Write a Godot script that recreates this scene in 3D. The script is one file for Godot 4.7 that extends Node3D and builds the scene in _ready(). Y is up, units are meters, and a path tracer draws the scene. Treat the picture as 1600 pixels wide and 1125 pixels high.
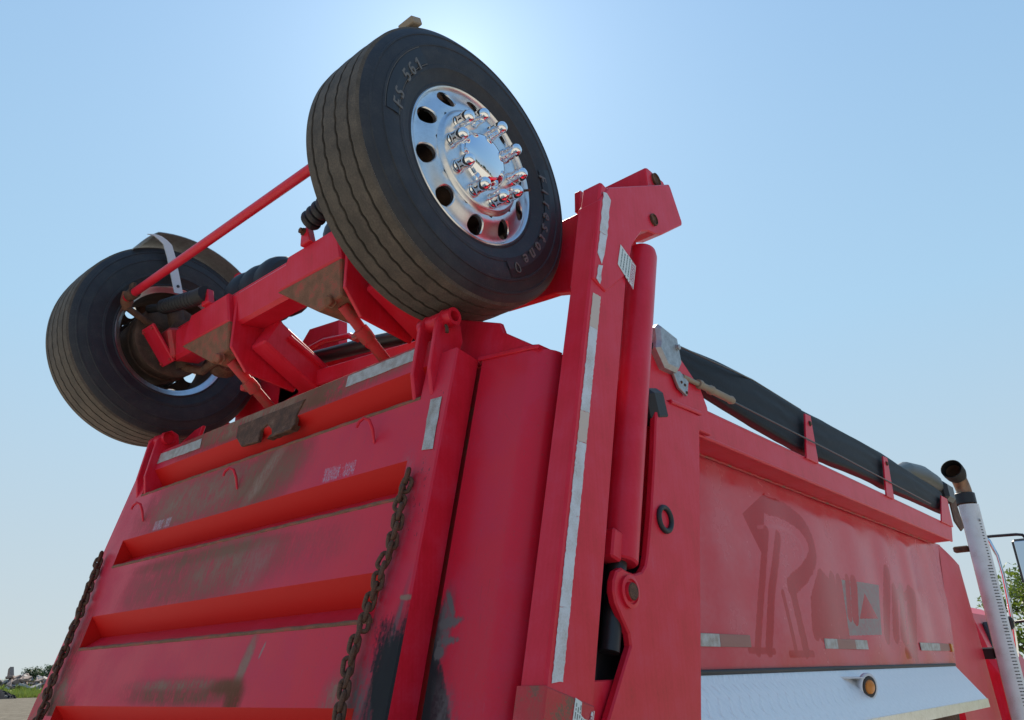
extends Node3D
# Rear corner of a red dump truck whose trailing axle is folded up over the tailgate, seen from low down against the sun.
# Truck axes: +x to the truck's right, +y up, -z to the front. The tailgate, posts and arms rake forward towards the top.

const RAKE := 0.23
const ARM_RAKE := 0.258
const CAM := Vector3(2.685, 1.65, 1.37)

class MB extends RefCounted:
	var v := PackedVector3Array()
	var n := PackedVector3Array()
	var uv := PackedVector2Array()
	var uvf = null
	func t(a: Vector3, b: Vector3, c: Vector3, na: Vector3, nb: Vector3, nc: Vector3) -> void:
		var g := (c - a).cross(b - a)
		if g.length_squared() < 1e-16:
			return
		if g.dot(na + nb + nc) < 0.0:
			var q := b
			b = c
			c = q
			q = nb
			nb = nc
			nc = q
		v.append_array(PackedVector3Array([a, b, c]))
		n.append_array(PackedVector3Array([na, nb, nc]))
		if uvf != null:
			uv.append_array(PackedVector2Array([uvf.call(a), uvf.call(b), uvf.call(c)]))
		else:
			uv.append_array(PackedVector2Array([Vector2(a.x + a.z, a.y), Vector2(b.x + b.z, b.y), Vector2(c.x + c.z, c.y)]))
	func tf(a: Vector3, b: Vector3, c: Vector3, hint: Vector3) -> void:
		var g := (c - a).cross(b - a)
		if g.length_squared() < 1e-16:
			return
		g = g.normalized()
		if g.dot(hint) < 0.0:
			g = -g
		t(a, b, c, g, g, g)
	func quad(a: Vector3, b: Vector3, c: Vector3, d: Vector3, hint: Vector3) -> void:
		tf(a, b, c, hint)
		tf(a, c, d, hint)
	func hexa(p: Array) -> void:
		# p: four corners of one end in order, then the four matching corners of the other end
		var m := Vector3.ZERO
		for q in p:
			m += q / 8.0
		for f in [[0, 1, 2, 3], [4, 5, 6, 7], [0, 1, 5, 4], [1, 2, 6, 5], [2, 3, 7, 6], [3, 0, 4, 7]]:
			var c: Vector3 = (p[f[0]] + p[f[1]] + p[f[2]] + p[f[3]]) / 4.0
			quad(p[f[0]], p[f[1]], p[f[2]], p[f[3]], c - m)
	func bx(x: Transform3D, s: Vector3, ch := 0.004) -> void:
		var h := s / 2.0
		ch = minf(ch, minf(h.x, minf(h.y, h.z)) * 0.5)
		var o := x.origin
		for ax in 3:
			var a1 := (ax + 1) % 3
			var a2 := (ax + 2) % 3
			for sg: float in [-1.0, 1.0]:
				var q := []
				for k in [[-1, -1], [1, -1], [1, 1], [-1, 1]]:
					var l := Vector3.ZERO
					l[ax] = sg * h[ax]
					l[a1] = k[0] * (h[a1] - ch)
					l[a2] = k[1] * (h[a2] - ch)
					q.append(x * l)
				quad(q[0], q[1], q[2], q[3], x.basis[ax] * sg)
				for sg2: float in [-1.0, 1.0]:
					var e := []
					for k: float in [-1.0, 1.0]:
						var l := Vector3.ZERO
						l[ax] = sg * h[ax]
						l[a1] = sg2 * (h[a1] - ch)
						l[a2] = k * (h[a2] - ch)
						e.append(x * l)
					for k: float in [1.0, -1.0]:
						var l := Vector3.ZERO
						l[ax] = sg * (h[ax] - ch)
						l[a1] = sg2 * h[a1]
						l[a2] = k * (h[a2] - ch)
						e.append(x * l)
					quad(e[0], e[1], e[2], e[3], x.basis[ax] * sg + x.basis[a1] * sg2)
		for sx: float in [-1.0, 1.0]:
			for sy: float in [-1.0, 1.0]:
				for sz: float in [-1.0, 1.0]:
					tf(x * Vector3(sx * h.x, sy * (h.y - ch), sz * (h.z - ch)), x * Vector3(sx * (h.x - ch), sy * h.y, sz * (h.z - ch)), x * Vector3(sx * (h.x - ch), sy * (h.y - ch), sz * h.z), x * Vector3(sx, sy, sz) - o)
	func box(c: Vector3, s: Vector3, ch := 0.004) -> void:
		bx(Transform3D(Basis(), c), s, ch)
	func bar(a: Vector3, b: Vector3, w: float, hgt: float, up := Vector3.UP, ch := 0.004) -> void:
		# a box beam from a to b, w across and hgt along up
		var z := (b - a).normalized()
		var xx := up.cross(z).normalized()
		bx(Transform3D(Basis(xx, z.cross(xx), z), (a + b) / 2.0), Vector3(w, hgt, a.distance_to(b)), ch)
	func prism(pl: PackedVector2Array, f: Transform3D, w0: float, w1: float, bev := 0.002) -> void:
		var area := 0.0
		var k := pl.size()
		for i in k:
			area += pl[i].cross(pl[(i + 1) % k])
		if area < 0.0:
			pl = pl.duplicate()
			pl.reverse()
		bev = minf(bev, absf(w1 - w0) * 0.3)
		var ins := PackedVector2Array()
		for i in k:
			var d0 := (pl[i] - pl[(i + k - 1) % k]).normalized()
			var d1 := (pl[(i + 1) % k] - pl[i]).normalized()
			var n0 := Vector2(-d0.y, d0.x)
			var n1 := Vector2(-d1.y, d1.x)
			var b := n0 + n1
			b = b.normalized() if b.length() > 0.01 else n0
			ins.append(pl[i] + b * bev / maxf(0.4, b.dot(n0)))
		var lo := minf(w0, w1)
		var hi := maxf(w0, w1)
		var idx := Geometry2D.triangulate_polygon(ins)
		if idx.is_empty():
			idx = Geometry2D.triangulate_polygon(pl)
		for j in range(0, idx.size(), 3):
			for e in [[lo, -1.0], [hi, 1.0]]:
				tf(f * Vector3(ins[idx[j]].x, ins[idx[j]].y, e[0]), f * Vector3(ins[idx[j + 1]].x, ins[idx[j + 1]].y, e[0]), f * Vector3(ins[idx[j + 2]].x, ins[idx[j + 2]].y, e[0]), f.basis.z * e[1])
		for i in k:
			var a := pl[i]
			var b := pl[(i + 1) % k]
			var ia := ins[i]
			var ib := ins[(i + 1) % k]
			var d := (b - a).normalized()
			var out := f.basis * Vector3(d.y, -d.x, 0)
			quad(f * Vector3(a.x, a.y, lo + bev), f * Vector3(b.x, b.y, lo + bev), f * Vector3(b.x, b.y, hi - bev), f * Vector3(a.x, a.y, hi - bev), out)
			quad(f * Vector3(a.x, a.y, hi - bev), f * Vector3(b.x, b.y, hi - bev), f * Vector3(ib.x, ib.y, hi), f * Vector3(ia.x, ia.y, hi), out + f.basis.z)
			quad(f * Vector3(a.x, a.y, lo + bev), f * Vector3(b.x, b.y, lo + bev), f * Vector3(ib.x, ib.y, lo), f * Vector3(ia.x, ia.y, lo), out - f.basis.z)
	func plate(yz: Array, x0: float, x1: float, bev := 0.002) -> void:
		# a plate square to the x axis, its outline given as [y, z] pairs
		var pl := PackedVector2Array()
		for q in yz:
			pl.append(Vector2(q[1], q[0]))
		prism(pl, Transform3D(Basis(Vector3(0, 0, 1), Vector3(0, 1, 0), Vector3(1, 0, 0)), Vector3.ZERO), x0, x1, bev)
	func tube(path: Array, r: Variant, seg := 12, closed := false, caps := true) -> void:
		var m := path.size()
		var rings := []
		var nor := []
		var ref := Vector3.ZERO
		for i in m:
			var d: Vector3
			if closed:
				d = path[(i + 1) % m] - path[(i + m - 1) % m]
			else:
				d = path[mini(i + 1, m - 1)] - path[maxi(i - 1, 0)]
			d = d.normalized()
			if ref == Vector3.ZERO:
				ref = d.cross(Vector3.UP if absf(d.y) < 0.9 else Vector3.RIGHT).normalized()
			ref = (ref - d * ref.dot(d)).normalized()
			var s := d.cross(ref)
			var rr: float = r[i] if r is Array else r
			var ring := PackedVector3Array()
			var nn := PackedVector3Array()
			for k in seg:
				var a := TAU * k / seg
				var o := ref * cos(a) + s * sin(a)
				nn.append(o)
				ring.append(path[i] + o * rr)
			rings.append(ring)
			nor.append(nn)
		for i in (m if closed else m - 1):
			var j := (i + 1) % m
			for k in seg:
				var l := (k + 1) % seg
				t(rings[i][k], rings[j][k], rings[j][l], nor[i][k], nor[j][k], nor[j][l])
				t(rings[i][k], rings[j][l], rings[i][l], nor[i][k], nor[j][l], nor[i][l])
		if caps and not closed:
			for e in [[0, 1], [m - 1, m - 2]]:
				var h: Vector3 = path[e[0]] - path[e[1]]
				for k in seg:
					tf(path[e[0]], rings[e[0]][k], rings[e[0]][(k + 1) % seg], h)
	func lathe(pf: Array, f: Transform3D, seg := 48, a0 := 0.0, a1 := TAU, zig := []) -> void:
		# pf: Vector2(radius, place along f's x axis); angle 0 points to f's y axis and grows towards -z
		var m := pf.size()
		var sn := []
		for i in m - 1:
			var d: Vector2 = pf[i + 1] - pf[i]
			sn.append(Vector2(d.y, -d.x).normalized() if d.length() > 1e-9 else Vector2(1, 0))
		for i in m - 1:
			var na: Vector2 = sn[i]
			var nb: Vector2 = sn[i]
			if i > 0 and sn[i - 1].dot(sn[i]) > 0.8:
				na = (sn[i - 1] + sn[i]).normalized()
			if i < m - 2 and sn[i + 1].dot(sn[i]) > 0.8:
				nb = (sn[i + 1] + sn[i]).normalized()
			for k in seg:
				var q := []
				var qn := []
				for kk in [k, k + 1]:
					var a: float = a0 + (a1 - a0) * kk / seg
					var c := cos(a)
					var s := sin(a)
					for w in [[i, na], [i + 1, nb]]:
						var p: Vector2 = pf[w[0]]
						var off := 0.0
						if not zig.is_empty():
							off = zig[w[0]] * (1.0 if (int(kk) / 2) % 2 == 0 else -1.0)
						q.append(f * Vector3(p.y + off, p.x * c, -p.x * s))
						qn.append((f.basis * Vector3(w[1].y, w[1].x * c, -w[1].x * s)).normalized())
				t(q[0], q[1], q[3], qn[0], qn[1], qn[3])
				t(q[0], q[3], q[2], qn[0], qn[3], qn[2])
	func add(mesh: Mesh, x: Transform3D) -> void:
		for s in mesh.get_surface_count():
			var ar := mesh.surface_get_arrays(s)
			var vv: PackedVector3Array = ar[Mesh.ARRAY_VERTEX]
			var nn: PackedVector3Array = ar[Mesh.ARRAY_NORMAL]
			var ix: PackedInt32Array = ar[Mesh.ARRAY_INDEX] if ar[Mesh.ARRAY_INDEX] != null else PackedInt32Array(range(vv.size()))
			for j in range(0, ix.size(), 3):
				t(x * vv[ix[j]], x * vv[ix[j + 1]], x * vv[ix[j + 2]], (x.basis * nn[ix[j]]).normalized(), (x.basis * nn[ix[j + 1]]).normalized(), (x.basis * nn[ix[j + 2]]).normalized())
	func mesh() -> ArrayMesh:
		var ar := []
		ar.resize(Mesh.ARRAY_MAX)
		ar[Mesh.ARRAY_VERTEX] = v
		ar[Mesh.ARRAY_NORMAL] = n
		ar[Mesh.ARRAY_TEX_UV] = uv
		var am := ArrayMesh.new()
		if v.size():
			am.add_surface_from_arrays(Mesh.PRIMITIVE_TRIANGLES, ar)
		return am

var M := {}
var truck: Node3D
var rng := RandomNumberGenerator.new()

func put(parent: Node, called: String, b: MB, m: Material) -> MeshInstance3D:
	var o := MeshInstance3D.new()
	o.name = called
	o.mesh = b.mesh()
	o.material_override = m
	parent.add_child(o, true)
	return o

func shared(parent: Node, called: String, me: Mesh, m: Material, x: Transform3D) -> MeshInstance3D:
	var o := MeshInstance3D.new()
	o.name = called
	o.mesh = me
	o.material_override = m
	o.transform = x
	parent.add_child(o, true)
	return o

func group_node(parent: Node, called: String, at := Vector3.ZERO) -> Node3D:
	var o := Node3D.new()
	o.name = called
	o.position = at
	parent.add_child(o, true)
	return o

func tag(o: Node, label: String, category := "", group := "", kind := "") -> void:
	if label:
		o.set_meta("label", label)
	if category:
		o.set_meta("category", category)
	if group:
		o.set_meta("group", group)
	if kind:
		o.set_meta("kind", kind)

func lin(r: float, g: float, b: float) -> Color:
	return Color(r, g, b).linear_to_srgb()

func noise(size: Vector2i, freq: float, sd: int, oct := 4, kind := FastNoiseLite.TYPE_SIMPLEX_SMOOTH) -> PackedByteArray:
	var f := FastNoiseLite.new()
	f.seed = sd
	f.noise_type = kind
	f.frequency = freq
	f.fractal_octaves = oct
	var im := f.get_seamless_image(size.x, size.y)
	im.convert(Image.FORMAT_L8)
	return im.get_data()

func tex(size: Vector2i, data: PackedByteArray) -> ImageTexture:
	return ImageTexture.create_from_image(Image.create_from_data(size.x, size.y, false, Image.FORMAT_RGB8, data))

func ramp_tex(size: Vector2i, layers: Array, stops: Array) -> ImageTexture:
	# layers: [noise bytes, weight]; stops: [at, linear colour]; the weighted noise picks the colour
	var lut := PackedByteArray()
	for i in 256:
		var x := i / 255.0
		var c: Color = stops[0][1]
		for k in stops.size() - 1:
			if x >= stops[k][0]:
				c = stops[k][1].lerp(stops[k + 1][1], clampf((x - stops[k][0]) / (stops[k + 1][0] - stops[k][0]), 0, 1))
		c = c.linear_to_srgb()
		lut.append_array(PackedByteArray([int(c.r * 255), int(c.g * 255), int(c.b * 255)]))
	var d := PackedByteArray()
	d.resize(size.x * size.y * 3)
	for i in size.x * size.y:
		var s := 0.0
		for l in layers:
			s += l[0][i] * l[1]
		var j := clampi(int(s), 0, 255) * 3
		d[i * 3] = lut[j]
		d[i * 3 + 1] = lut[j + 1]
		d[i * 3 + 2] = lut[j + 2]
	return tex(size, d)

func bump_tex(size: Vector2i, data: PackedByteArray, strength: float) -> ImageTexture:
	var im := Image.create_from_data(size.x, size.y, false, Image.FORMAT_L8, data)
	im.convert(Image.FORMAT_RGBA8)
	im.bump_map_to_normal_map(strength)
	return ImageTexture.create_from_image(im)

func mat(called: String, c: Color, rough: float, metal := 0.0, t: Texture2D = null, scale := 1.0, normal: Texture2D = null, ns := 1.0) -> StandardMaterial3D:
	var m := StandardMaterial3D.new()
	m.resource_name = called
	m.albedo_color = c
	m.roughness = rough
	m.metallic = metal
	if t:
		m.albedo_texture = t
		m.albedo_color = Color.WHITE
	if normal:
		m.normal_enabled = true
		m.normal_texture = normal
		m.normal_scale = ns
	if t or normal:
		m.uv1_triplanar = true
		m.uv1_scale = Vector3.ONE * scale
	M[called] = m
	return m

func make_sky() -> PanoramaSkyMaterial:
	var w := 1024
	var h := 512
	var im := Image.create_empty(w, h, false, Image.FORMAT_RGBF)
	var sun := Vector3(-0.522, 0.684, -0.509).normalized()
	var low := Vector3(0.60, 0.66, 0.66)
	var mid := Vector3(0.36, 0.585, 0.80)
	var top := Vector3(0.15, 0.34, 0.68)
	for j in h:
		var el := PI / 2 - (j + 0.5) / h * PI
		var y := sin(el)
		var c: Vector3
		if y < 0.4:
			c = low.lerp(mid, pow(maxf(y, 0.0) / 0.4, 0.85))
		else:
			c = mid.lerp(top, clampf((y - 0.4) / 0.6, 0, 1))
		for i in w:
			var a := (i + 0.5) / w * TAU
			var d := Vector3(sin(a) * cos(el), y, -cos(a) * cos(el))
			var g := rad_to_deg(acos(clampf(d.dot(sun), -1, 1)))
			var k := 0.40 * exp(-g / 4.5) + 0.34 * exp(-g / 21.0)
			var away := smoothstep(45.0, 100.0, g)
			var q := (c * Vector3(1.0 - 0.32 * away, 1.0 - 0.24 * away, 1.0 - 0.13 * away) + Vector3(0.85, 0.95, 1.0) * k) / 1.3
			im.set_pixel(i, j, Color(q.x, q.y, q.z))
	var m := PanoramaSkyMaterial.new()
	m.panorama = ImageTexture.create_from_image(im)
	return m

func blend(d: PackedByteArray, i: int, c: PackedByteArray, k: float) -> void:
	i *= 3
	d[i] = int(lerpf(d[i], c[0], k))
	d[i + 1] = int(lerpf(d[i + 1], c[1], k))
	d[i + 2] = int(lerpf(d[i + 2], c[2], k))

func bytes(c: Color) -> PackedByteArray:
	c = c.linear_to_srgb()
	return PackedByteArray([int(c.r * 255), int(c.g * 255), int(c.b * 255)])

func gate_texture() -> Array:
	# paint, mud, scrapes and soot of the tailgate and the rear post: x -1.10..1.40, y 1.10..2.72
	var s := Vector2i(1600, 1024)
	var n1 := noise(Vector2i(800, 512), 0.012, 3, 5)
	var n2 := noise(Vector2i(800, 512), 0.22, 4, 3)
	var n3 := noise(Vector2i(800, 512), 0.035, 5, 4, FastNoiseLite.TYPE_CELLULAR)
	var d := PackedByteArray()
	d.resize(s.x * s.y * 3)
	var rough := PackedByteArray()
	rough.resize(s.x * s.y)
	var base := bytes(Color(0.63, 0.014, 0.036))
	var faded := bytes(Color(0.60, 0.022, 0.056))
	var film := bytes(Color(0.33, 0.085, 0.068))
	for j in s.y:
		for i in s.x:
			var q := (j / 2) * 800 + (i / 2)
			var k := clampf((n1[q] - 90) / 110.0 + (n2[q] - 128) / 400.0, 0, 1)
			var p := j * s.x + i
			d[p * 3] = int(lerpf(base[0], faded[0], k))
			d[p * 3 + 1] = int(lerpf(base[1], faded[1], k))
			d[p * 3 + 2] = int(lerpf(base[2], faded[2], k))
			rough[p] = int(86 + 40 * k)
			var sp := n3[(q * 7) % 409600]
			var gk := clampf((n2[(p * 3) % 409600] - 150) / 90.0, 0, 1) * 0.30 + (0.35 if sp > 214 else 0.0)
			if gk > 0.02:
				blend(d, p, film, gk)
	var mud := bytes(Color(0.150, 0.078, 0.042))
	var tan := bytes(Color(0.27, 0.175, 0.125))
	var soot := bytes(Color(0.020, 0.020, 0.022))
	var bare := bytes(Color(0.135, 0.125, 0.12))
	var dust := bytes(Color(0.34, 0.20, 0.18))
	var rust := bytes(Color(0.12, 0.045, 0.018))
	# [x, y, half width, half height, strength, colour, slant, grain]
	var spots := [
		[0.0, 2.66, 0.85, 0.07, 1.5, mud, 0.0, 1.0], [-0.15, 2.67, 0.45, 0.06, 0.9, tan, 0.0, 1.3], [0.70, 2.67, 0.35, 0.06, 0.62, tan, 0.0, 1.3], [0.2, 2.56, 0.35, 0.06, 0.55, mud, 0.0, 1.0],
		[-0.25, 2.36, 0.66, 0.13, 1.0, mud, 0.35, 1.0], [-0.32, 2.37, 0.40, 0.10, 0.62, tan, 0.5, 1.2], [0.17, 2.37, 0.22, 0.13, 0.95, mud, 0.55, 0.9], [0.13, 2.38, 0.05, 0.14, 0.85, tan, 0.75, 1.2], [-0.60, 2.40, 0.25, 0.10, 0.5, tan, 0.4, 1.0],
		[-0.15, 2.03, 0.60, 0.13, 0.85, mud, 0.5, 1.0], [0.02, 2.06, 0.24, 0.10, 0.55, tan, 0.6, 1.4], [-0.15, 2.10, 0.6, 0.025, 0.8, mud, 0.0, 1.0], [0.55, 2.05, 0.25, 0.08, 0.30, mud, 0.3, 1.2], [0.25, 2.02, 0.10, 0.10, 0.45, dust, 0.6, 1.4],
		[0.0, 1.625, 0.42, 0.045, 0.92, mud, 0.0, 1.2], [-0.05, 1.65, 0.38, 0.018, 0.6, tan, 0.0, 1.6], [0.375, 1.70, 0.030, 0.11, 1.15, tan, 0.25, 0.8], [0.37, 1.61, 0.055, 0.05, 1.2, rust, 0.0, 0.7], [0.30, 1.64, 0.10, 0.025, 0.95, rust, 0.4, 0.9], [0.455, 1.74, 0.006, 0.03, 1.2, dust, 0.35, 0.4],
		[-0.98, 1.62, 0.13, 0.10, 1.05, tan, 0.0, 1.3], [-0.93, 1.56, 0.16, 0.06, 0.9, mud, 0.0, 1.2], [-0.99, 1.80, 0.06, 0.16, 0.75, mud, 0.0, 1.3],
		[0.90, 1.60, 0.10, 0.08, 0.95, tan, 0.2, 1.1], [0.98, 1.60, 0.065, 0.10, 1.05, bare, 0.1, 1.0], [1.055, 1.56, 0.060, 0.22, 1.9, soot, 0.12, 0.8], [1.05, 1.60, 0.035, 0.14, 0.6, bare, 0.1, 1.6], [1.055, 1.74, 0.012, 0.15, 0.95, bare, 0.16, 0.7], [1.03, 1.69, 0.01, 0.08, 0.9, mud, 0.2, 0.8], [1.085, 1.85, 0.03, 0.010, 1.0, tan, -0.5, 0.5],
		[1.0, 1.95, 0.03, 0.35, 0.35, dust, 0.15, 1.6], [0.97, 2.2, 0.04, 0.10, 0.55, dust, 0.0, 1.6],
		[1.15, 1.50, 0.095, 0.30, 1.5, soot, -0.40, 0.55], [1.115, 1.62, 0.035, 0.24, 1.2, soot, 0.0, 0.6], [1.145, 1.78, 0.030, 0.09, 1.1, bare, 0.0, 0.9], [1.165, 1.785, 0.050, 0.018, 1.0, bare, 0.9, 0.65], [1.165, 1.738, 0.045, 0.014, 0.95, bare, 0.6, 0.65], [1.155, 1.83, 0.012, 0.05, 1.0, bare, -0.6, 0.6], [1.14, 1.71, 0.02, 0.02, 1.3, bare, 0.0, 0.5], [1.20, 1.55, 0.05, 0.10, 0.6, bare, -0.3, 2.0],
		[1.25, 1.65, 0.10, 0.30, 0.12, dust, 0.0, 1.2], [-0.2, 2.36, 0.9, 0.12, 0.35, dust, 0.2, 0.9], [-0.1, 2.03, 0.9, 0.12, 0.30, dust, 0.2, 0.9], [-0.2, 1.70, 0.9, 0.12, 0.22, dust, 0.2, 0.9]]
	for sp in spots:
		var c: PackedByteArray = sp[5]
		var x0 := clampi(int((sp[0] - sp[2] * 1.5 - absf(sp[6]) * sp[3] + 1.1) / 2.5 * s.x), 0, s.x - 1)
		var x1 := clampi(int((sp[0] + sp[2] * 1.5 + absf(sp[6]) * sp[3] + 1.1) / 2.5 * s.x), 0, s.x - 1)
		var y0 := clampi(int((2.72 - sp[1] - sp[3] * 1.4) / 1.62 * s.y), 0, s.y - 1)
		var y1 := clampi(int((2.72 - sp[1] + sp[3] * 1.4) / 1.62 * s.y), 0, s.y - 1)
		for j in range(y0, y1 + 1):
			var yy: float = 2.72 - 1.62 * j / s.y
			for i in range(x0, x1 + 1):
				var u: float = (2.5 * i / s.x - 1.1 - sp[0] - sp[6] * (yy - sp[1])) / sp[2]
				var w: float = (yy - sp[1]) / sp[3]
				var q := (j / 2) * 800 + (i / 2)
				var g: float = ((n1[(q * 3) % 409600] - 128) / 220.0 + (n2[(j / 9) * 800 + (i / 2)] - 128) / 150.0 + (n2[q] - 128) / 260.0 + (n3[q] - 128) / 400.0) * sp[7]
				var e: float
				if sp[7] < 0.7:
					e = (sp[4] * (1.25 - u * u * u * u - w * w) + g * 0.75 - 0.45) * 1.7
				else:
					var run := (n1[((i / 3) % 800) + 800 * 77] - 128) / 128.0
					e = sp[4] * clampf(1.2 - u * u - 0.4 * w * w, 0, 1) * clampf(1.5 - absf(w) * 1.1, 0, 1) * clampf(0.62 + g * 0.42 + run * 0.28, 0, 1.1)
				if e > 0.0:
					var k := minf(e, 0.92)
					var p := j * s.x + i
					blend(d, p, c, k)
					rough[p] = int(lerpf(rough[p], 225, k))
	# fine scratches and rain runs
	var r := RandomNumberGenerator.new()
	r.seed = 77
	for a in 420:
		var x := r.randi_range(0, s.x - 1)
		var y := r.randi_range(0, s.y - 60)
		var ln := r.randi_range(4, 46)
		var c2 := dust if r.randf() < 0.6 else mud
		var sl := r.randf_range(-0.06, 0.06) if r.randf() < 0.75 else r.randf_range(-1.5, 1.5)
		var st := r.randf_range(0.08, 0.4)
		for k in ln:
			var xx := clampi(int(x + sl * k), 0, s.x - 1)
			blend(d, (y + k) * s.x + xx, c2, st * (1.0 - float(k) / ln))
	# chips along the right border
	for a in 60:
		var x := int((1.06 + r.randf_range(-0.035, 0.02) + 1.1) / 2.5 * s.x)
		var y := int((2.72 - r.randf_range(2.0, 2.5)) / 1.62 * s.y)
		for k in r.randi_range(1, 7):
			blend(d, mini(y + k, s.y - 1) * s.x + x + r.randi_range(0, 1), soot, 0.75)
	# two scraped-off stickers
	for st in [[0.615, 2.296, 0.085, 0.024], [-0.615, 2.292, 0.075, 0.02]]:
		for a in 900:
			var xx: float = st[0] + r.randf_range(-1, 1) * st[2]
			if absf(xx - st[0] - 0.015) < 0.014 and r.randf() < 0.8:
				continue
			var yy: float = st[1] + r.randf_range(-1, 1) * st[3]
			var x := int((xx + 1.1) / 2.5 * s.x)
			var y := int((2.72 - yy) / 1.62 * s.y)
			for k in r.randi_range(2, 5):
				blend(d, (y + k) * s.x + x, bytes(Color(0.42, 0.36, 0.42)), 0.55)
	var rt := ImageTexture.create_from_image(Image.create_from_data(s.x, s.y, false, Image.FORMAT_L8, rough))
	return [tex(s, d), rt]

func seg_dist(p: Vector2, a: Vector2, b: Vector2) -> float:
	var ab := b - a
	var k := clampf((p - a).dot(ab) / maxf(ab.length_squared(), 1e-9), 0, 1)
	return p.distance_to(a + ab * k)

func side_texture() -> Array:
	# the side panel: red paint under a chalky bloom, with the shapes of removed lettering left in fresher paint; -z 0.9..5.7, y 1.6..2.52
	var s := Vector2i(1920, 512)
	var n1 := noise(Vector2i(960, 256), 0.010, 13, 4)
	var n2 := noise(Vector2i(960, 256), 0.10, 14, 3)
	var d := PackedByteArray()
	d.resize(s.x * s.y * 3)
	var rough := PackedByteArray()
	rough.resize(s.x * s.y)
	var base := bytes(Color(0.60, 0.045, 0.062))
	var bloom := bytes(Color(0.61, 0.110, 0.135))
	for j in s.y:
		for i in s.x:
			var q := (j / 2) * 960 + (i / 2)
			var streak := n1[((i / 2) % 960) + 960 * 40] - 128
			var k := clampf(0.45 + (n1[q] - 128) / 260.0 + streak / 300.0 + (n2[q] - 128) / 700.0, 0, 1)
			var p := j * s.x + i
			d[p * 3] = int(lerpf(base[0], bloom[0], k))
			d[p * 3 + 1] = int(lerpf(base[1], bloom[1], k))
			d[p * 3 + 2] = int(lerpf(base[2], bloom[2], k))
			rough[p] = int(30 + 50 * k)
	var fresh := bytes(Color(0.44, 0.003, 0.004))
	var grey := bytes(Color(0.33, 0.26, 0.25))
	# [points (distance forward, height), width, colour, strength]; width 0 fills the outline
	var marks := [
		[[Vector2(1.87, 2.288), Vector2(2.14, 2.423), Vector2(2.02, 2.116)], 0.0, fresh, 0.85],
		[[Vector2(2.12, 2.361), Vector2(2.33, 2.362), Vector2(2.52, 2.325), Vector2(2.61, 2.253), Vector2(2.61, 2.17), Vector2(2.48, 2.079), Vector2(2.28, 2.002)], 0.048, fresh, 0.85],
		[[Vector2(2.01, 2.245), Vector2(2.26, 2.274), Vector2(2.40, 2.257), Vector2(2.49, 2.213), Vector2(2.49, 2.146)], 0.012, bloom, 0.5],
		[[Vector2(2.09, 2.236), Vector2(1.83, 1.722)], 0.030, fresh, 0.8], [[Vector2(2.22, 2.224), Vector2(2.05, 1.964), Vector2(1.94, 1.723)], 0.034, fresh, 0.85],
		[[Vector2(2.17, 1.965), Vector2(2.22, 1.725)], 0.022, fresh, 0.8], [[Vector2(2.29, 1.99), Vector2(2.34, 1.725)], 0.040, fresh, 0.85],
		[[Vector2(1.75, 1.722), Vector2(1.99, 1.718)], 0.016, fresh, 0.7], [[Vector2(2.15, 1.707), Vector2(2.42, 1.708)], 0.018, fresh, 0.7],
		[[Vector2(2.68, 2.067), Vector2(2.54, 1.94), Vector2(2.50, 1.812)], 0.049, fresh, 0.85], [[Vector2(2.68, 2.067), Vector2(2.77, 2.032), Vector2(2.65, 1.816)], 0.049, fresh, 0.85], [[Vector2(2.69, 2.054), Vector2(2.57, 1.801)], 0.043, fresh, 0.8],
		[[Vector2(2.85, 2.065), Vector2(2.75, 1.798)], 0.052, fresh, 0.85], [[Vector2(2.95, 2.064), Vector2(2.85, 1.80)], 0.049, fresh, 0.85], [[Vector2(3.04, 2.049), Vector2(2.93, 1.808)], 0.043, fresh, 0.8],
		[[Vector2(3.00, 2.082), Vector2(3.63, 2.093), Vector2(3.49, 1.812), Vector2(2.97, 1.798)], 0.0, grey, 0.85],
		[[Vector2(3.32, 2.029), Vector2(3.48, 1.898), Vector2(3.17, 1.888)], 0.0, fresh, 0.95], [[Vector2(3.18, 2.075), Vector2(3.11, 1.897)], 0.049, fresh, 0.9], [[Vector2(3.09, 2.085), Vector2(3.03, 1.90)], 0.035, fresh, 0.8],
		[[Vector2(3.82, 2.179), Vector2(3.59, 1.807)], 0.052, fresh, 0.9], [[Vector2(3.89, 2.076), Vector2(3.75, 1.809)], 0.049, fresh, 0.85], [[Vector2(4.06, 2.078), Vector2(3.89, 1.812)], 0.058, fresh, 0.85], [[Vector2(4.24, 2.08), Vector2(4.03, 1.734)], 0.055, fresh, 0.85], [[Vector2(4.03, 1.734), Vector2(3.9, 1.72)], 0.043, fresh, 0.8],
		[[Vector2(3.93, 2.05), Vector2(4.04, 2.085), Vector2(4.12, 2.05)], 0.03, fresh, 0.85], [[Vector2(4.12, 2.05), Vector2(4.22, 2.085), Vector2(4.30, 2.05)], 0.03, fresh, 0.85], [[Vector2(4.30, 2.07), Vector2(4.08, 1.70)], 0.05, fresh, 0.9], [[Vector2(2.72, 1.81), Vector2(2.62, 1.80), Vector2(2.50, 1.82)], 0.03, fresh, 0.85], [[Vector2(3.97, 2.06), Vector2(4.02, 2.08)], 0.029, fresh, 0.7]]
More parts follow.
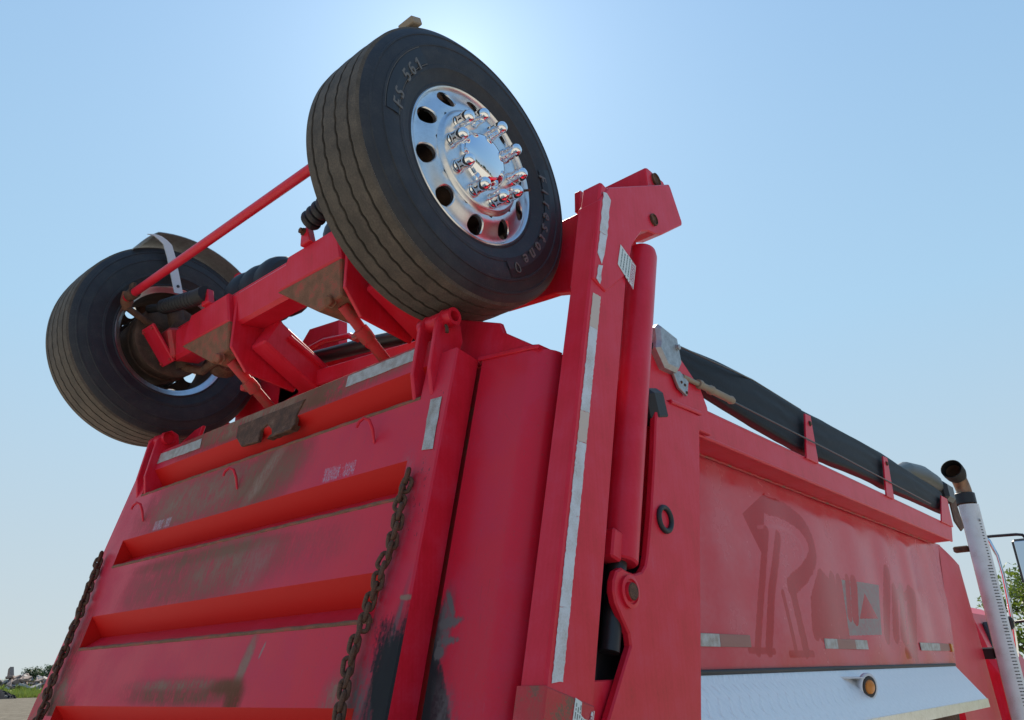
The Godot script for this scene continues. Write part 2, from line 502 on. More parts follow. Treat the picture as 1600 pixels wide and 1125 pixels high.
	for mk in marks:
		if mk[0].size() > 3 and mk[1] > 0.0:
			var fine := []
			var src: Array = mk[0]
			for q in src.size() - 1:
				for e in 5:
					fine.append(src[q].cubic_interpolate(src[q + 1], src[maxi(q - 1, 0)], src[mini(q + 2, src.size() - 1)], e / 5.0))
			fine.append(src[-1])
			mk[0] = fine
		var lo := Vector2(99, 99)
		var hi := Vector2(-99, -99)
		for q in mk[0]:
			lo = lo.min(q)
			hi = hi.max(q)
		lo -= Vector2.ONE * (mk[1] + 0.01)
		hi += Vector2.ONE * (mk[1] + 0.01)
		var poly := PackedVector2Array(mk[0])
		for j in range(clampi(int((2.52 - hi.y) / 0.92 * s.y), 0, s.y - 1), clampi(int((2.52 - lo.y) / 0.92 * s.y), 0, s.y - 1)):
			for i in range(clampi(int((lo.x - 0.9) / 4.8 * s.x), 0, s.x - 1), clampi(int((hi.x - 0.9) / 4.8 * s.x), 0, s.x - 1)):
				var p := Vector2(0.9 + 4.8 * i / s.x, 2.52 - 0.92 * j / s.y)
				var k := 0.0
				var g := (n2[(j / 2) * 960 + (i / 2)] - 128) / 128.0
				if mk[1] == 0.0:
					k = 1.0 if Geometry2D.is_point_in_polygon(p, poly) else 0.0
				else:
					var dd := 99.0
					for q in mk[0].size() - 1:
						dd = minf(dd, seg_dist(p, mk[0][q], mk[0][q + 1]))
					k = clampf((mk[1] * (1.0 + 0.12 * g) - dd) / 0.006, 0, 1)
				if k > 0.0:
					var at := j * s.x + i
					blend(d, at, mk[2], k * minf(mk[3] + 0.08, 0.95) * (1.0 + (0.25 * g if mk[2] == grey else 0.08 * g)))
					rough[at] = int(lerpf(rough[at], 120 if mk[2] == grey else 22, k))
	var rt := ImageTexture.create_from_image(Image.create_from_data(s.x, s.y, false, Image.FORMAT_L8, rough))
	return [tex(s, d), rt]

func label_texture(torn: bool) -> ImageTexture:
	# a warning sticker: rows of fine print beside a red-edged heading
	var im := Image.create_empty(192, 128, false, Image.FORMAT_RGB8)
	im.fill(lin(0.62, 0.66, 0.64))
	var r := RandomNumberGenerator.new()
	r.seed = 5
	im.fill_rect(Rect2i(4, 4, 184, 30), lin(0.40, 0.03, 0.05))
	im.fill_rect(Rect2i(8, 8, 176, 22), lin(0.60, 0.60, 0.60))
	for k in 7:
		im.fill_rect(Rect2i(16 + k * 23, 11, 15, 16), lin(0.33, 0.04, 0.07))
		im.fill_rect(Rect2i(20 + k * 23, 14 + (k % 2) * 4, 7, 5), lin(0.60, 0.60, 0.60))
	for row in (4 if not torn else 6):
		var y := 44 + row * (20 if not torn else 14)
		var x := 10
		while x < 170:
			var w := r.randi_range(6, 22)
			im.fill_rect(Rect2i(x, y, w, 8 if not torn else 6), lin(0.10, 0.14, 0.13))
			x += w + 5
	return ImageTexture.create_from_image(im)

func make_materials() -> void:
	var s5 := Vector2i(512, 512)
	var fine := noise(s5, 0.14, 21, 3)
	var broad := noise(s5, 0.012, 22, 5)
	var mids := noise(s5, 0.04, 23, 4)
	var cells := noise(s5, 0.05, 24, 2, FastNoiseLite.TYPE_CELLULAR)
	var grain_n := bump_tex(s5, fine, 1.2)
	var peel_n := bump_tex(s5, mids, 0.8)
	var streaks := PackedByteArray()
	streaks.resize(512 * 512)
	for j in 512:
		for i in 512:
			streaks[j * 512 + i] = mids[((j / 40) * 512 + (i * 3) % 512)]
	var red := ramp_tex(s5, [[broad, 0.5], [fine, 0.22], [streaks, 0.28]], [[0.0, Color(0.30, 0.03, 0.025)], [0.25, Color(0.58, 0.011, 0.024)], [0.5, Color(0.64, 0.013, 0.034)], [0.75, Color(0.64, 0.026, 0.058)], [1.0, Color(0.60, 0.07, 0.10)]])
	var rm := mat("red_paint", Color.WHITE, 0.38, 0.0, red, 1.1, peel_n, 0.12)
	rm.metallic_specular = 0.40
	mat("clean_red", lin(0.54, 0.012, 0.010), 0.5, 0.0, null, 1.5, peel_n, 0.1).metallic_specular = 0.26
	var redm := ramp_tex(s5, [[broad, 0.65], [fine, 0.35]], [[0.0, Color(0.10, 0.07, 0.045)], [0.30, Color(0.20, 0.085, 0.05)], [0.44, Color(0.46, 0.03, 0.03)], [0.62, Color(0.50, 0.02, 0.028)], [1.0, Color(0.52, 0.06, 0.07)]])
	mat("muddy_red", Color.WHITE, 0.55, 0.0, redm, 1.7, grain_n, 0.3)
	var dusty := ramp_tex(s5, [[broad, 0.5], [fine, 0.5]], [[0.0, Color(0.17, 0.10, 0.075)], [0.4, Color(0.27, 0.15, 0.125)], [0.65, Color(0.33, 0.10, 0.10)], [1.0, Color(0.45, 0.07, 0.08)]])
	mat("dusty_red", Color.WHITE, 0.8, 0.0, dusty, 1.3, grain_n, 0.4)
	var mudt := ramp_tex(s5, [[broad, 0.5], [fine, 0.5]], [[0.0, Color(0.09, 0.040, 0.020)], [0.4, Color(0.18, 0.082, 0.044)], [0.58, Color(0.23, 0.105, 0.058)], [0.70, Color(0.38, 0.07, 0.05)], [1.0, Color(0.46, 0.04, 0.04)]])
	mat("caked_mud", Color.WHITE, 0.9, 0.0, mudt, 2.1, grain_n, 0.6)
	var gt := gate_texture()
	var gm := mat("gate_paint", Color.WHITE, 1.0)
	gm.albedo_texture = gt[0]
	gm.roughness_texture = gt[1]
	gm.normal_enabled = false
	gm.metallic_specular = 0.37
	var st := side_texture()
	var sm := mat("side_paint", Color.WHITE, 1.0)
	sm.metallic_specular = 0.32
	sm.albedo_texture = st[0]
	sm.roughness_texture = st[1]
	var rub := ramp_tex(s5, [[broad, 0.45], [fine, 0.35], [mids, 0.2]], [[0.0, Color(0.009, 0.010, 0.013)], [0.5, Color(0.020, 0.021, 0.026)], [0.8, Color(0.040, 0.039, 0.039)], [1.0, Color(0.075, 0.067, 0.06)]])
	mat("rubber", Color.WHITE, 0.62, 0.0, rub, 1.6, grain_n, 0.25)
	var tread := ramp_tex(s5, [[broad, 0.4], [fine, 0.45], [mids, 0.15]], [[0.0, Color(0.026, 0.021, 0.017)], [0.45, Color(0.074, 0.060, 0.047)], [0.75, Color(0.130, 0.104, 0.078)], [1.0, Color(0.22, 0.17, 0.12)]])
	mat("dusty_rubber", Color.WHITE, 0.88, 0.0, tread, 2.0, grain_n, 0.7)
	mat("raised_rubber", lin(0.13, 0.128, 0.125), 0.75)
	mat("smooth_rubber", lin(0.014, 0.0145, 0.017), 0.5)
	mat("black_rubber", lin(0.016, 0.016, 0.018), 0.55, 0.0, null, 1.0, grain_n, 0.2)
	mat("chrome", lin(0.86, 0.87, 0.88), 0.035, 1.0)
	var alu := ramp_tex(s5, [[broad, 0.4], [fine, 0.3], [mids, 0.3]], [[0.0, Color(0.50, 0.47, 0.43)], [0.5, Color(0.72, 0.72, 0.72)], [1.0, Color(0.82, 0.82, 0.83)]])
	mat("polished_aluminium", Color.WHITE, 0.32, 1.0, alu, 2.0, peel_n, 0.05)
	var rust := ramp_tex(s5, [[broad, 0.4], [fine, 0.4], [cells, 0.2]], [[0.0, Color(0.020, 0.011, 0.008)], [0.4, Color(0.065, 0.030, 0.017)], [0.6, Color(0.13, 0.058, 0.032)], [0.8, Color(0.22, 0.13, 0.085)], [1.0, Color(0.30, 0.22, 0.16)]])
	mat("rusty_steel", Color.WHITE, 0.85, 0.0, rust, 2.6, grain_n, 0.7)
	var drum := ramp_tex(s5, [[broad, 0.5], [fine, 0.5]], [[0.0, Color(0.025, 0.016, 0.012)], [0.5, Color(0.085, 0.048, 0.032)], [1.0, Color(0.20, 0.12, 0.08)]])
	mat("rusty_drum", Color.WHITE, 0.85, 0.0, drum, 2.3, grain_n, 0.5)
	var galv := ramp_tex(s5, [[broad, 0.4], [cells, 0.35], [fine, 0.25]], [[0.0, Color(0.20, 0.20, 0.20)], [0.5, Color(0.36, 0.38, 0.39)], [1.0, Color(0.52, 0.54, 0.55)]])
	mat("galvanised", Color.WHITE, 0.45, 0.55, galv, 3.0, grain_n, 0.2)
	mat("cast_tan", lin(0.30, 0.235, 0.17), 0.7, 0.2, null, 2.0, grain_n, 0.4)
	mat("white_paint", lin(0.62, 0.63, 0.66), 0.5, 0.0, null, 2.0, grain_n, 0.15)
	var tape := ramp_tex(s5, [[broad, 0.6], [fine, 0.4]], [[0.0, Color(0.30, 0.24, 0.20)], [0.3, Color(0.50, 0.48, 0.47)], [0.6, Color(0.60, 0.61, 0.64)], [1.0, Color(0.66, 0.68, 0.72)]])
	mat("white_tape", Color.WHITE, 0.35, 0.0, tape, 1.9)
	var tape2 := ramp_tex(s5, [[broad, 0.5], [fine, 0.5]], [[0.0, Color(0.12, 0.08, 0.05)], [0.35, Color(0.30, 0.25, 0.21)], [0.6, Color(0.44, 0.43, 0.41)], [1.0, Color(0.55, 0.56, 0.56)]])
	mat("dirty_tape", Color.WHITE, 0.45, 0.0, tape2, 3.2)
	mat("cream_tape", lin(0.56, 0.44, 0.37), 0.4, 0.0, null, 2.0, grain_n, 0.2)
	mat("faded_red_tape", lin(0.30, 0.11, 0.09), 0.4, 0.0, null, 2.0, grain_n, 0.2)
	mat("amber", lin(0.62, 0.20, 0.02), 0.25)
	mat("tarp", lin(0.012, 0.014, 0.019), 0.55, 0.0, null, 3.0, bump_tex(s5, mids, 2.0), 0.4).metallic_specular = 0.28
	mat("dark_steel", lin(0.022, 0.022, 0.024), 0.4, 0.2, null, 2.0, grain_n, 0.2)
	mat("cable_steel", lin(0.10, 0.10, 0.10), 0.5, 0.6)
	mat("soot_black", lin(0.012, 0.011, 0.010), 0.8)
	var stack := ramp_tex(s5, [[broad, 0.7], [fine, 0.3]], [[0.0, Color(0.05, 0.03, 0.02)], [0.4, Color(0.20, 0.12, 0.08)], [0.7, Color(0.34, 0.20, 0.12)], [1.0, Color(0.42, 0.32, 0.24)]])
	mat("burnt_steel", Color.WHITE, 0.45, 0.6, stack, 1.5)
	var shield := ramp_tex(s5, [[broad, 0.6], [fine, 0.4]], [[0.0, Color(0.52, 0.47, 0.42)], [0.5, Color(0.68, 0.68, 0.69)], [1.0, Color(0.76, 0.76, 0.77)]])
	mat("heat_shield_metal", Color.WHITE, 0.45, 0.15, shield, 1.3)
	mat("mirror_glass", lin(0.75, 0.78, 0.8), 0.03, 1.0)
	mat("window_glass", lin(0.03, 0.04, 0.045), 0.05, 0.0)
	# tread plate of the fender: raised lozenges turned one way and the other
	var ts := 256
	var hd := PackedByteArray()
	hd.resize(ts * ts)
	for j in ts:
		for i in ts:
			var best := 0.0
			for o in [[0, 0, 1], [64, 64, -1]]:
				var u := fposmod(i - o[0] + 64.0, 128.0) - 64.0
				var w := fposmod(j - o[1] + 64.0, 128.0) - 64.0
				var a: float = (u + o[2] * w) * 0.7071
				var b: float = (u - o[2] * w) * 0.7071
				best = maxf(best, clampf(1.25 - pow(absf(a) / 34.0, 2) - pow(absf(b) / 9.0, 2), 0, 1))
			hd[j * ts + i] = int(best * 255)
	var tp := mat("tread_plate", Color.WHITE, 0.40, 0.5, ramp_tex(s5, [[broad, 0.5], [fine, 0.5]], [[0.0, Color(0.60, 0.60, 0.61)], [0.4, Color(0.80, 0.80, 0.81)], [1.0, Color(0.88, 0.88, 0.89)]]), 6.0, bump_tex(Vector2i(ts, ts), hd, 6.0), 0.55)
	tp.roughness = 0.42
	# ground and background
	var grav := ramp_tex(s5, [[fine, 0.45], [mids, 0.25], [cells, 0.3]], [[0.0, Color(0.06, 0.05, 0.04)], [0.4, Color(0.145, 0.125, 0.098)], [0.65, Color(0.22, 0.195, 0.155)], [1.0, Color(0.36, 0.33, 0.28)]])
	var slab := ramp_tex(s5, [[broad, 0.55], [fine, 0.3], [mids, 0.15]], [[0.0, Color(0.34, 0.30, 0.24)], [0.4, Color(0.47, 0.425, 0.35)], [0.65, Color(0.54, 0.49, 0.41)], [1.0, Color(0.62, 0.57, 0.49)]])
	mat("pale_yard", Color.WHITE, 0.92, 0.0, slab, 0.3, grain_n, 0.5).uv1_world_triplanar = true
	var gr := mat("gravel", Color.WHITE, 0.95, 0.0, grav, 0.03, grain_n, 0.8)
	gr.uv1_world_triplanar = true
	gr.metallic_specular = 0.1
	var gb := ramp_tex(s5, [[broad, 0.5], [fine, 0.3], [mids, 0.2]], [[0.0, Color(0.09, 0.13, 0.02)], [0.4, Color(0.15, 0.20, 0.03)], [0.62, Color(0.21, 0.23, 0.045)], [1.0, Color(0.34, 0.29, 0.10)]])
	var gbm := mat("grass_ground", Color.WHITE, 0.95, 0.0, gb, 0.05)
	gbm.uv1_world_triplanar = true
	mat("grass_blade", lin(0.21, 0.22, 0.04), 0.8).backlight_enabled = true
	M.grass_blade.backlight = lin(0.08, 0.12, 0.02)
	var con := ramp_tex(s5, [[broad, 0.5], [fine, 0.5]], [[0.0, Color(0.20, 0.17, 0.145)], [0.5, Color(0.38, 0.345, 0.31)], [1.0, Color(0.55, 0.51, 0.47)]])
	mat("concrete", Color.WHITE, 0.9, 0.0, con, 0.3, grain_n, 0.5)
	var con2 := ramp_tex(s5, [[broad, 0.5], [fine, 0.5]], [[0.0, Color(0.14, 0.10, 0.08)], [0.5, Color(0.27, 0.20, 0.165)], [1.0, Color(0.42, 0.33, 0.28)]])
	mat("brown_concrete", Color.WHITE, 0.9, 0.0, con2, 0.3, grain_n, 0.5)
	var asp := ramp_tex(s5, [[broad, 0.4], [fine, 0.6]], [[0.0, Color(0.006, 0.006, 0.008)], [0.5, Color(0.022, 0.023, 0.027)], [1.0, Color(0.075, 0.075, 0.082)]])
	mat("broken_asphalt", Color.WHITE, 0.9, 0.0, asp, 0.4, grain_n, 0.7).metallic_specular = 0.1
	for q in [["leaf_a", 0.075, 0.115, 0.022], ["leaf_b", 0.105, 0.135, 0.028], ["leaf_c", 0.030, 0.052, 0.018]]:
		var l := mat(q[0], lin(q[1], q[2], q[3]), 0.6)
		l.backlight_enabled = true
		l.backlight = lin(q[1] * 0.9, q[2] * 1.0, q[3] * 0.5)
	mat("bark", lin(0.09, 0.065, 0.045), 0.9, 0.0, null, 2.0, grain_n, 0.8)

func TG(x: float, y: float, d := 0.0) -> Vector3:
	return Vector3(x, y, -RAKE * (y - 1.65) + d)

func AR(x: float, y: float, d := 0.0) -> Vector3:
	return Vector3(x, y, -0.105 - ARM_RAKE * (y - 1.632) + d)

func gate_uv(p: Vector3) -> Vector2:
	return Vector2((p.x + 1.1) / 2.5, (2.72 - p.y) / 1.62)

func gb() -> MB:
	var b := MB.new()
	b.uvf = gate_uv
	return b

func gate_frame() -> Transform3D:
	return Transform3D(Basis(Vector3(1, 0, 0), Vector3(0, 1, -RAKE), Vector3(0, 0, 1)), Vector3(0, 0, RAKE * 1.65))

func ragged(pl: Array, step: float, amount: float, sd: int) -> PackedVector2Array:
	# an outline with worn, slightly torn edges
	var r := RandomNumberGenerator.new()
	r.seed = sd
	var out := PackedVector2Array()
	for i in pl.size():
		var a: Vector2 = pl[i]
		var b: Vector2 = pl[(i + 1) % pl.size()]
		var k := maxi(1, int(a.distance_to(b) / step))
		var nn := (b - a).normalized().orthogonal()
		for j in k:
			out.append(a.lerp(b, float(j) / k) + nn * r.randf_range(-amount, amount))
	return out

func ring_path(c: Vector3, ax: Vector3, r: float, seg := 24) -> Array:
	var u := ax.cross(Vector3.UP if absf(ax.y) < 0.9 else Vector3.RIGHT).normalized()
	var w := ax.cross(u).normalized()
	var p := []
	for i in seg:
		p.append(c + u * cos(TAU * i / seg) * r + w * sin(TAU * i / seg) * r)
	return p

func axis_frame(o: Vector3, ax: Vector3) -> Transform3D:
	var x := ax.normalized()
	var y := (Vector3.UP - x * x.y).normalized() if absf(x.y) < 0.9 else (Vector3.BACK - x * x.z).normalized()
	return Transform3D(Basis(x, y, x.cross(y)), o)

func bolt(parent: Node, at: Vector3, ax: Vector3, r: float, hgt: float, m: Material, called := "bolt") -> void:
	var b := MB.new()
	b.lathe([Vector2(r * 1.35, 0), Vector2(r * 1.35, hgt * 0.18), Vector2(r, hgt * 0.2), Vector2(r, hgt * 0.85), Vector2(r * 0.8, hgt), Vector2(0, hgt)], axis_frame(at, ax), 6)
	put(parent, called, b, m)

func make_tailgate() -> void:
	var g := group_node(truck, "tailgate")
	tag(g, "red ribbed steel tailgate streaked with brown mud")
	# between the grooves the skin is flat; a groove goes in under a sloping lip and comes out over a dusty ledge
	var gr := [[2.595, 2.515, 2.470], [2.262, 2.188, 2.136], [1.930, 1.845, 1.790], [1.582, 1.500, 1.445], [1.235, 1.160, 1.12]]
	var d := 0.075
	var xe := 0.965
	for k in gr.size():
		var q: Array = gr[k]
		var b := gb()
		b.quad(TG(-xe, q[0]), TG(xe, q[0]), TG(xe, q[1], -d), TG(-xe, q[1], -d), Vector3(0, -1, 0.6))
		for s: float in [-1.0, 1.0]:
			b.tf(TG(s * xe, q[0]), TG(s * xe, q[1], -d), TG(s * xe, q[2]), Vector3(-s, 0, 0))
		put(g, "groove_lip", b, M.clean_red)
		b = MB.new()
		b.quad(TG(-xe, q[1], -d), TG(xe, q[1], -d), TG(xe, q[2]), TG(-xe, q[2]), Vector3(0, 1, 0.6))
		put(g, "groove_ledge", b, M.red_paint)
		b = gb()
		var yb: float = gr[k + 1][0] if k < gr.size() - 1 else 1.10
		b.quad(TG(-xe, q[2]), TG(xe, q[2]), TG(xe, yb), TG(-xe, yb), Vector3(0, 0, 1))
		put(g, "panel", b, M.gate_paint)
		# weld bead along the ledge
		var w := []
		for i in 49:
			w.append(TG(lerpf(-xe, xe, i / 48.0), q[2] + 0.005 + 0.0012 * sin(i * 1.7), -0.006))
		b = MB.new()
		b.tube(w, 0.009, 6)
		put(g, "weld_bead", b, M.caked_mud)
	var b := gb()
	b.quad(TG(-xe, 2.595), TG(xe, 2.595), TG(xe, 2.695), TG(-xe, 2.695), Vector3(0, 0, 1))
	b.quad(TG(-xe, 2.695), TG(xe, 2.695), TG(xe, 2.70, -0.006), TG(-xe, 2.70, -0.006), Vector3(0, 1, 1))
	b.quad(TG(-xe, 2.70, -0.006), TG(xe, 2.70, -0.006), TG(xe, 2.70, -0.10), TG(-xe, 2.70, -0.10), Vector3(0, 1, 0))
	b.quad(TG(-xe, 2.70, -0.10), TG(xe, 2.70, -0.10), TG(xe, 1.10, -0.10), TG(-xe, 1.10, -0.10), Vector3(0, 0, -1))
	for s: float in [-1.0, 1.0]:
		b.quad(TG(s * xe, 2.60), TG(s * xe, 2.70), TG(s * xe, 2.70, -0.1), TG(s * xe, 2.60, -0.1), Vector3(s, 0, 0))
	put(g, "top_rail", b, M.gate_paint)
	for s: float in [-1.0, 1.0]:
		var y0 := 1.10 if s > 0 else 1.545
		b = gb()
		var x0 := s * xe
		var x1 := s * 1.092
		b.quad(TG(x0, y0), TG(x1, y0), TG(x1, 2.625), TG(x0, 2.625), Vector3(0, 0, 1))
		b.quad(TG(x1, y0), TG(x1, 2.625), TG(x1 + s * 0.005, 2.62, -0.006), TG(x1 + s * 0.005, y0, -0.006), Vector3(s, 0, 1))
		b.quad(TG(x0, 2.625), TG(x1, 2.625), TG(x1, 2.610, -0.1), TG(x0, 2.610, -0.1), Vector3(0, 1, 0))
		b.quad(TG(x0, y0), TG(x1, y0), TG(x1, y0, -0.1), TG(x0, y0, -0.1), Vector3(0, -1, 0))
		put(g, "side_border", b, M.gate_paint)
		b = MB.new()
		x1 += s * 0.005
		b.quad(TG(x1, y0, -0.006), TG(x1, 2.62, -0.006), TG(x1, 2.605, -0.1), TG(x1, y0, -0.1), Vector3(s, 0, 0))
		put(g, "side_flange", b, M.red_paint)
		# hinge: two ear plates and the pin tube through them
		for xx: float in [0.925, 1.005]:
			b = MB.new()
			var pl := []
			for e in [[2.475, 0.001], [2.56, 0.034], [2.74, 0.046], [2.785, 0.030], [2.805, -0.005], [2.79, -0.045], [2.70, -0.085], [2.475, -0.06]]:
				pl.append([e[0], TG(0, e[0], e[1]).z])
			b.plate(pl, s * xx, s * (xx + 0.016), 0.003)
			put(g, "hinge_ear", b, M.red_paint)
		b = MB.new()
		b.tube([Vector3(s * 0.90, 2.758, -0.252), Vector3(s * 1.055, 2.758, -0.252)], 0.031, 16, false, false)
		b.lathe([Vector2(0.031, 0.0), Vector2(0.019, 0.0), Vector2(0.019, -0.06), Vector2(0, -0.06)], axis_frame(Vector3(s * 1.055, 2.758, -0.252), Vector3(s, 0, 0)), 16)
		put(g, "hinge_pin", b, M.red_paint)
		b = MB.new()
		b.tube([Vector3(s * 1.03, 2.725, -0.235), Vector3(s * 1.045, 2.712, -0.225), Vector3(s * 1.05, 2.69, -0.222)], 0.006, 6)
		put(g, "cotter_pin", b, M.rusty_steel)
	# latch plates on the top rail
	b = MB.new()
	b.prism(PackedVector2Array([Vector2(-0.22, 2.66), Vector2(-0.20, 2.60), Vector2(-0.13, 2.545), Vector2(0.0, 2.537), Vector2(-0.008, 2.585), Vector2(0.028, 2.607), Vector2(0.075, 2.575), Vector2(0.10, 2.531), Vector2(0.245, 2.532), Vector2(0.235, 2.60), Vector2(0.26, 2.66)]), gate_frame(), -0.012, 0.006, 0.003)
	put(g, "latch_plate", b, M.rusty_steel)
	b = MB.new()
	b.prism(ragged([Vector2(0.09, 2.528), Vector2(0.25, 2.528), Vector2(0.262, 2.545), Vector2(0.10, 2.54)], 0.02, 0.004, 4), gate_frame(), -0.014, 0.02, 0.002)
	put(g, "latch_lip", b, M.rusty_steel)
	# hooks
	for h in [[0.765, 2.436], [-0.058, 2.422], [-0.836, 2.407]]:
		b = MB.new()
		var x: float = h[0]
		var y: float = h[1]
		b.tube([TG(x + 0.01, y - 0.075, 0.0), TG(x + 0.012, y - 0.03, 0.022), TG(x + 0.006, y, 0.040), TG(x - 0.010, y + 0.008, 0.052), TG(x - 0.026, y - 0.004, 0.056), TG(x - 0.030, y - 0.022, 0.056)], [0.004, 0.0055, 0.0055, 0.0055, 0.0055, 0.005], 8)
		put(g, "hook", b, M.red_paint)
	# reflective strips
	var k := 0
	for e in [[[Vector2(0.517, 2.640), Vector2(0.935, 2.638), Vector2(0.925, 2.686), Vector2(0.517, 2.687)], "dirty_tape"], [[Vector2(-0.975, 2.627), Vector2(-0.52, 2.623), Vector2(-0.535, 2.672), Vector2(-0.985, 2.681)], "dirty_tape"], [[Vector2(1.025, 2.282), Vector2(1.074, 2.277), Vector2(1.069, 2.452), Vector2(1.017, 2.456)], "dirty_tape"]]:
		b = MB.new()
		b.prism(ragged(e[0], 0.03, 0.0015, 40 + k), gate_frame(), 0.0012, 0.0028, 0.0004)
		put(g, "reflective_strip", b, M[e[1]])
		k += 1

func make_chain(called: String, a: Vector3, c: Vector3, sd: int) -> void:
	var lk := MB.new()
	var p := []
	for i in 16:
		var t := TAU * i / 16
		p.append(Vector3(cos(t) * 0.0125, sin(t) * 0.0125 + (0.010 if sin(t) > 0.01 else (-0.010 if sin(t) < -0.01 else 0.0)), 0))
	lk.tube(p, 0.0068, 7, true)
	var me := lk.mesh()
	var g := group_node(truck, called)
	tag(g, "")
	var r := RandomNumberGenerator.new()
	r.seed = sd
	var cnt := int(a.distance_to(c) / 0.028)
	for i in cnt:
		var k := float(i) / cnt
		var at := a.lerp(c, k) + Vector3(r.randf_range(-0.006, 0.006) + 0.012 * sin(k * 9.0), 0, r.randf_range(-0.003, 0.004))
		var dirn := (a - c).normalized()
		var bs := Basis(Vector3(0, 0, 1).cross(dirn).normalized() * -1.0, dirn, dirn.cross(Vector3(0, 0, 1).cross(dirn).normalized()) * -1.0).orthonormalized()
		bs = bs * Basis(Vector3.UP, (PI / 4 if i % 2 == 0 else -PI / 4) + r.randf_range(-0.4, 0.4)) * Basis(Vector3.FORWARD, r.randf_range(-0.25, 0.25))
		shared(g, "link", me, M.rusty_steel, Transform3D(bs, at))

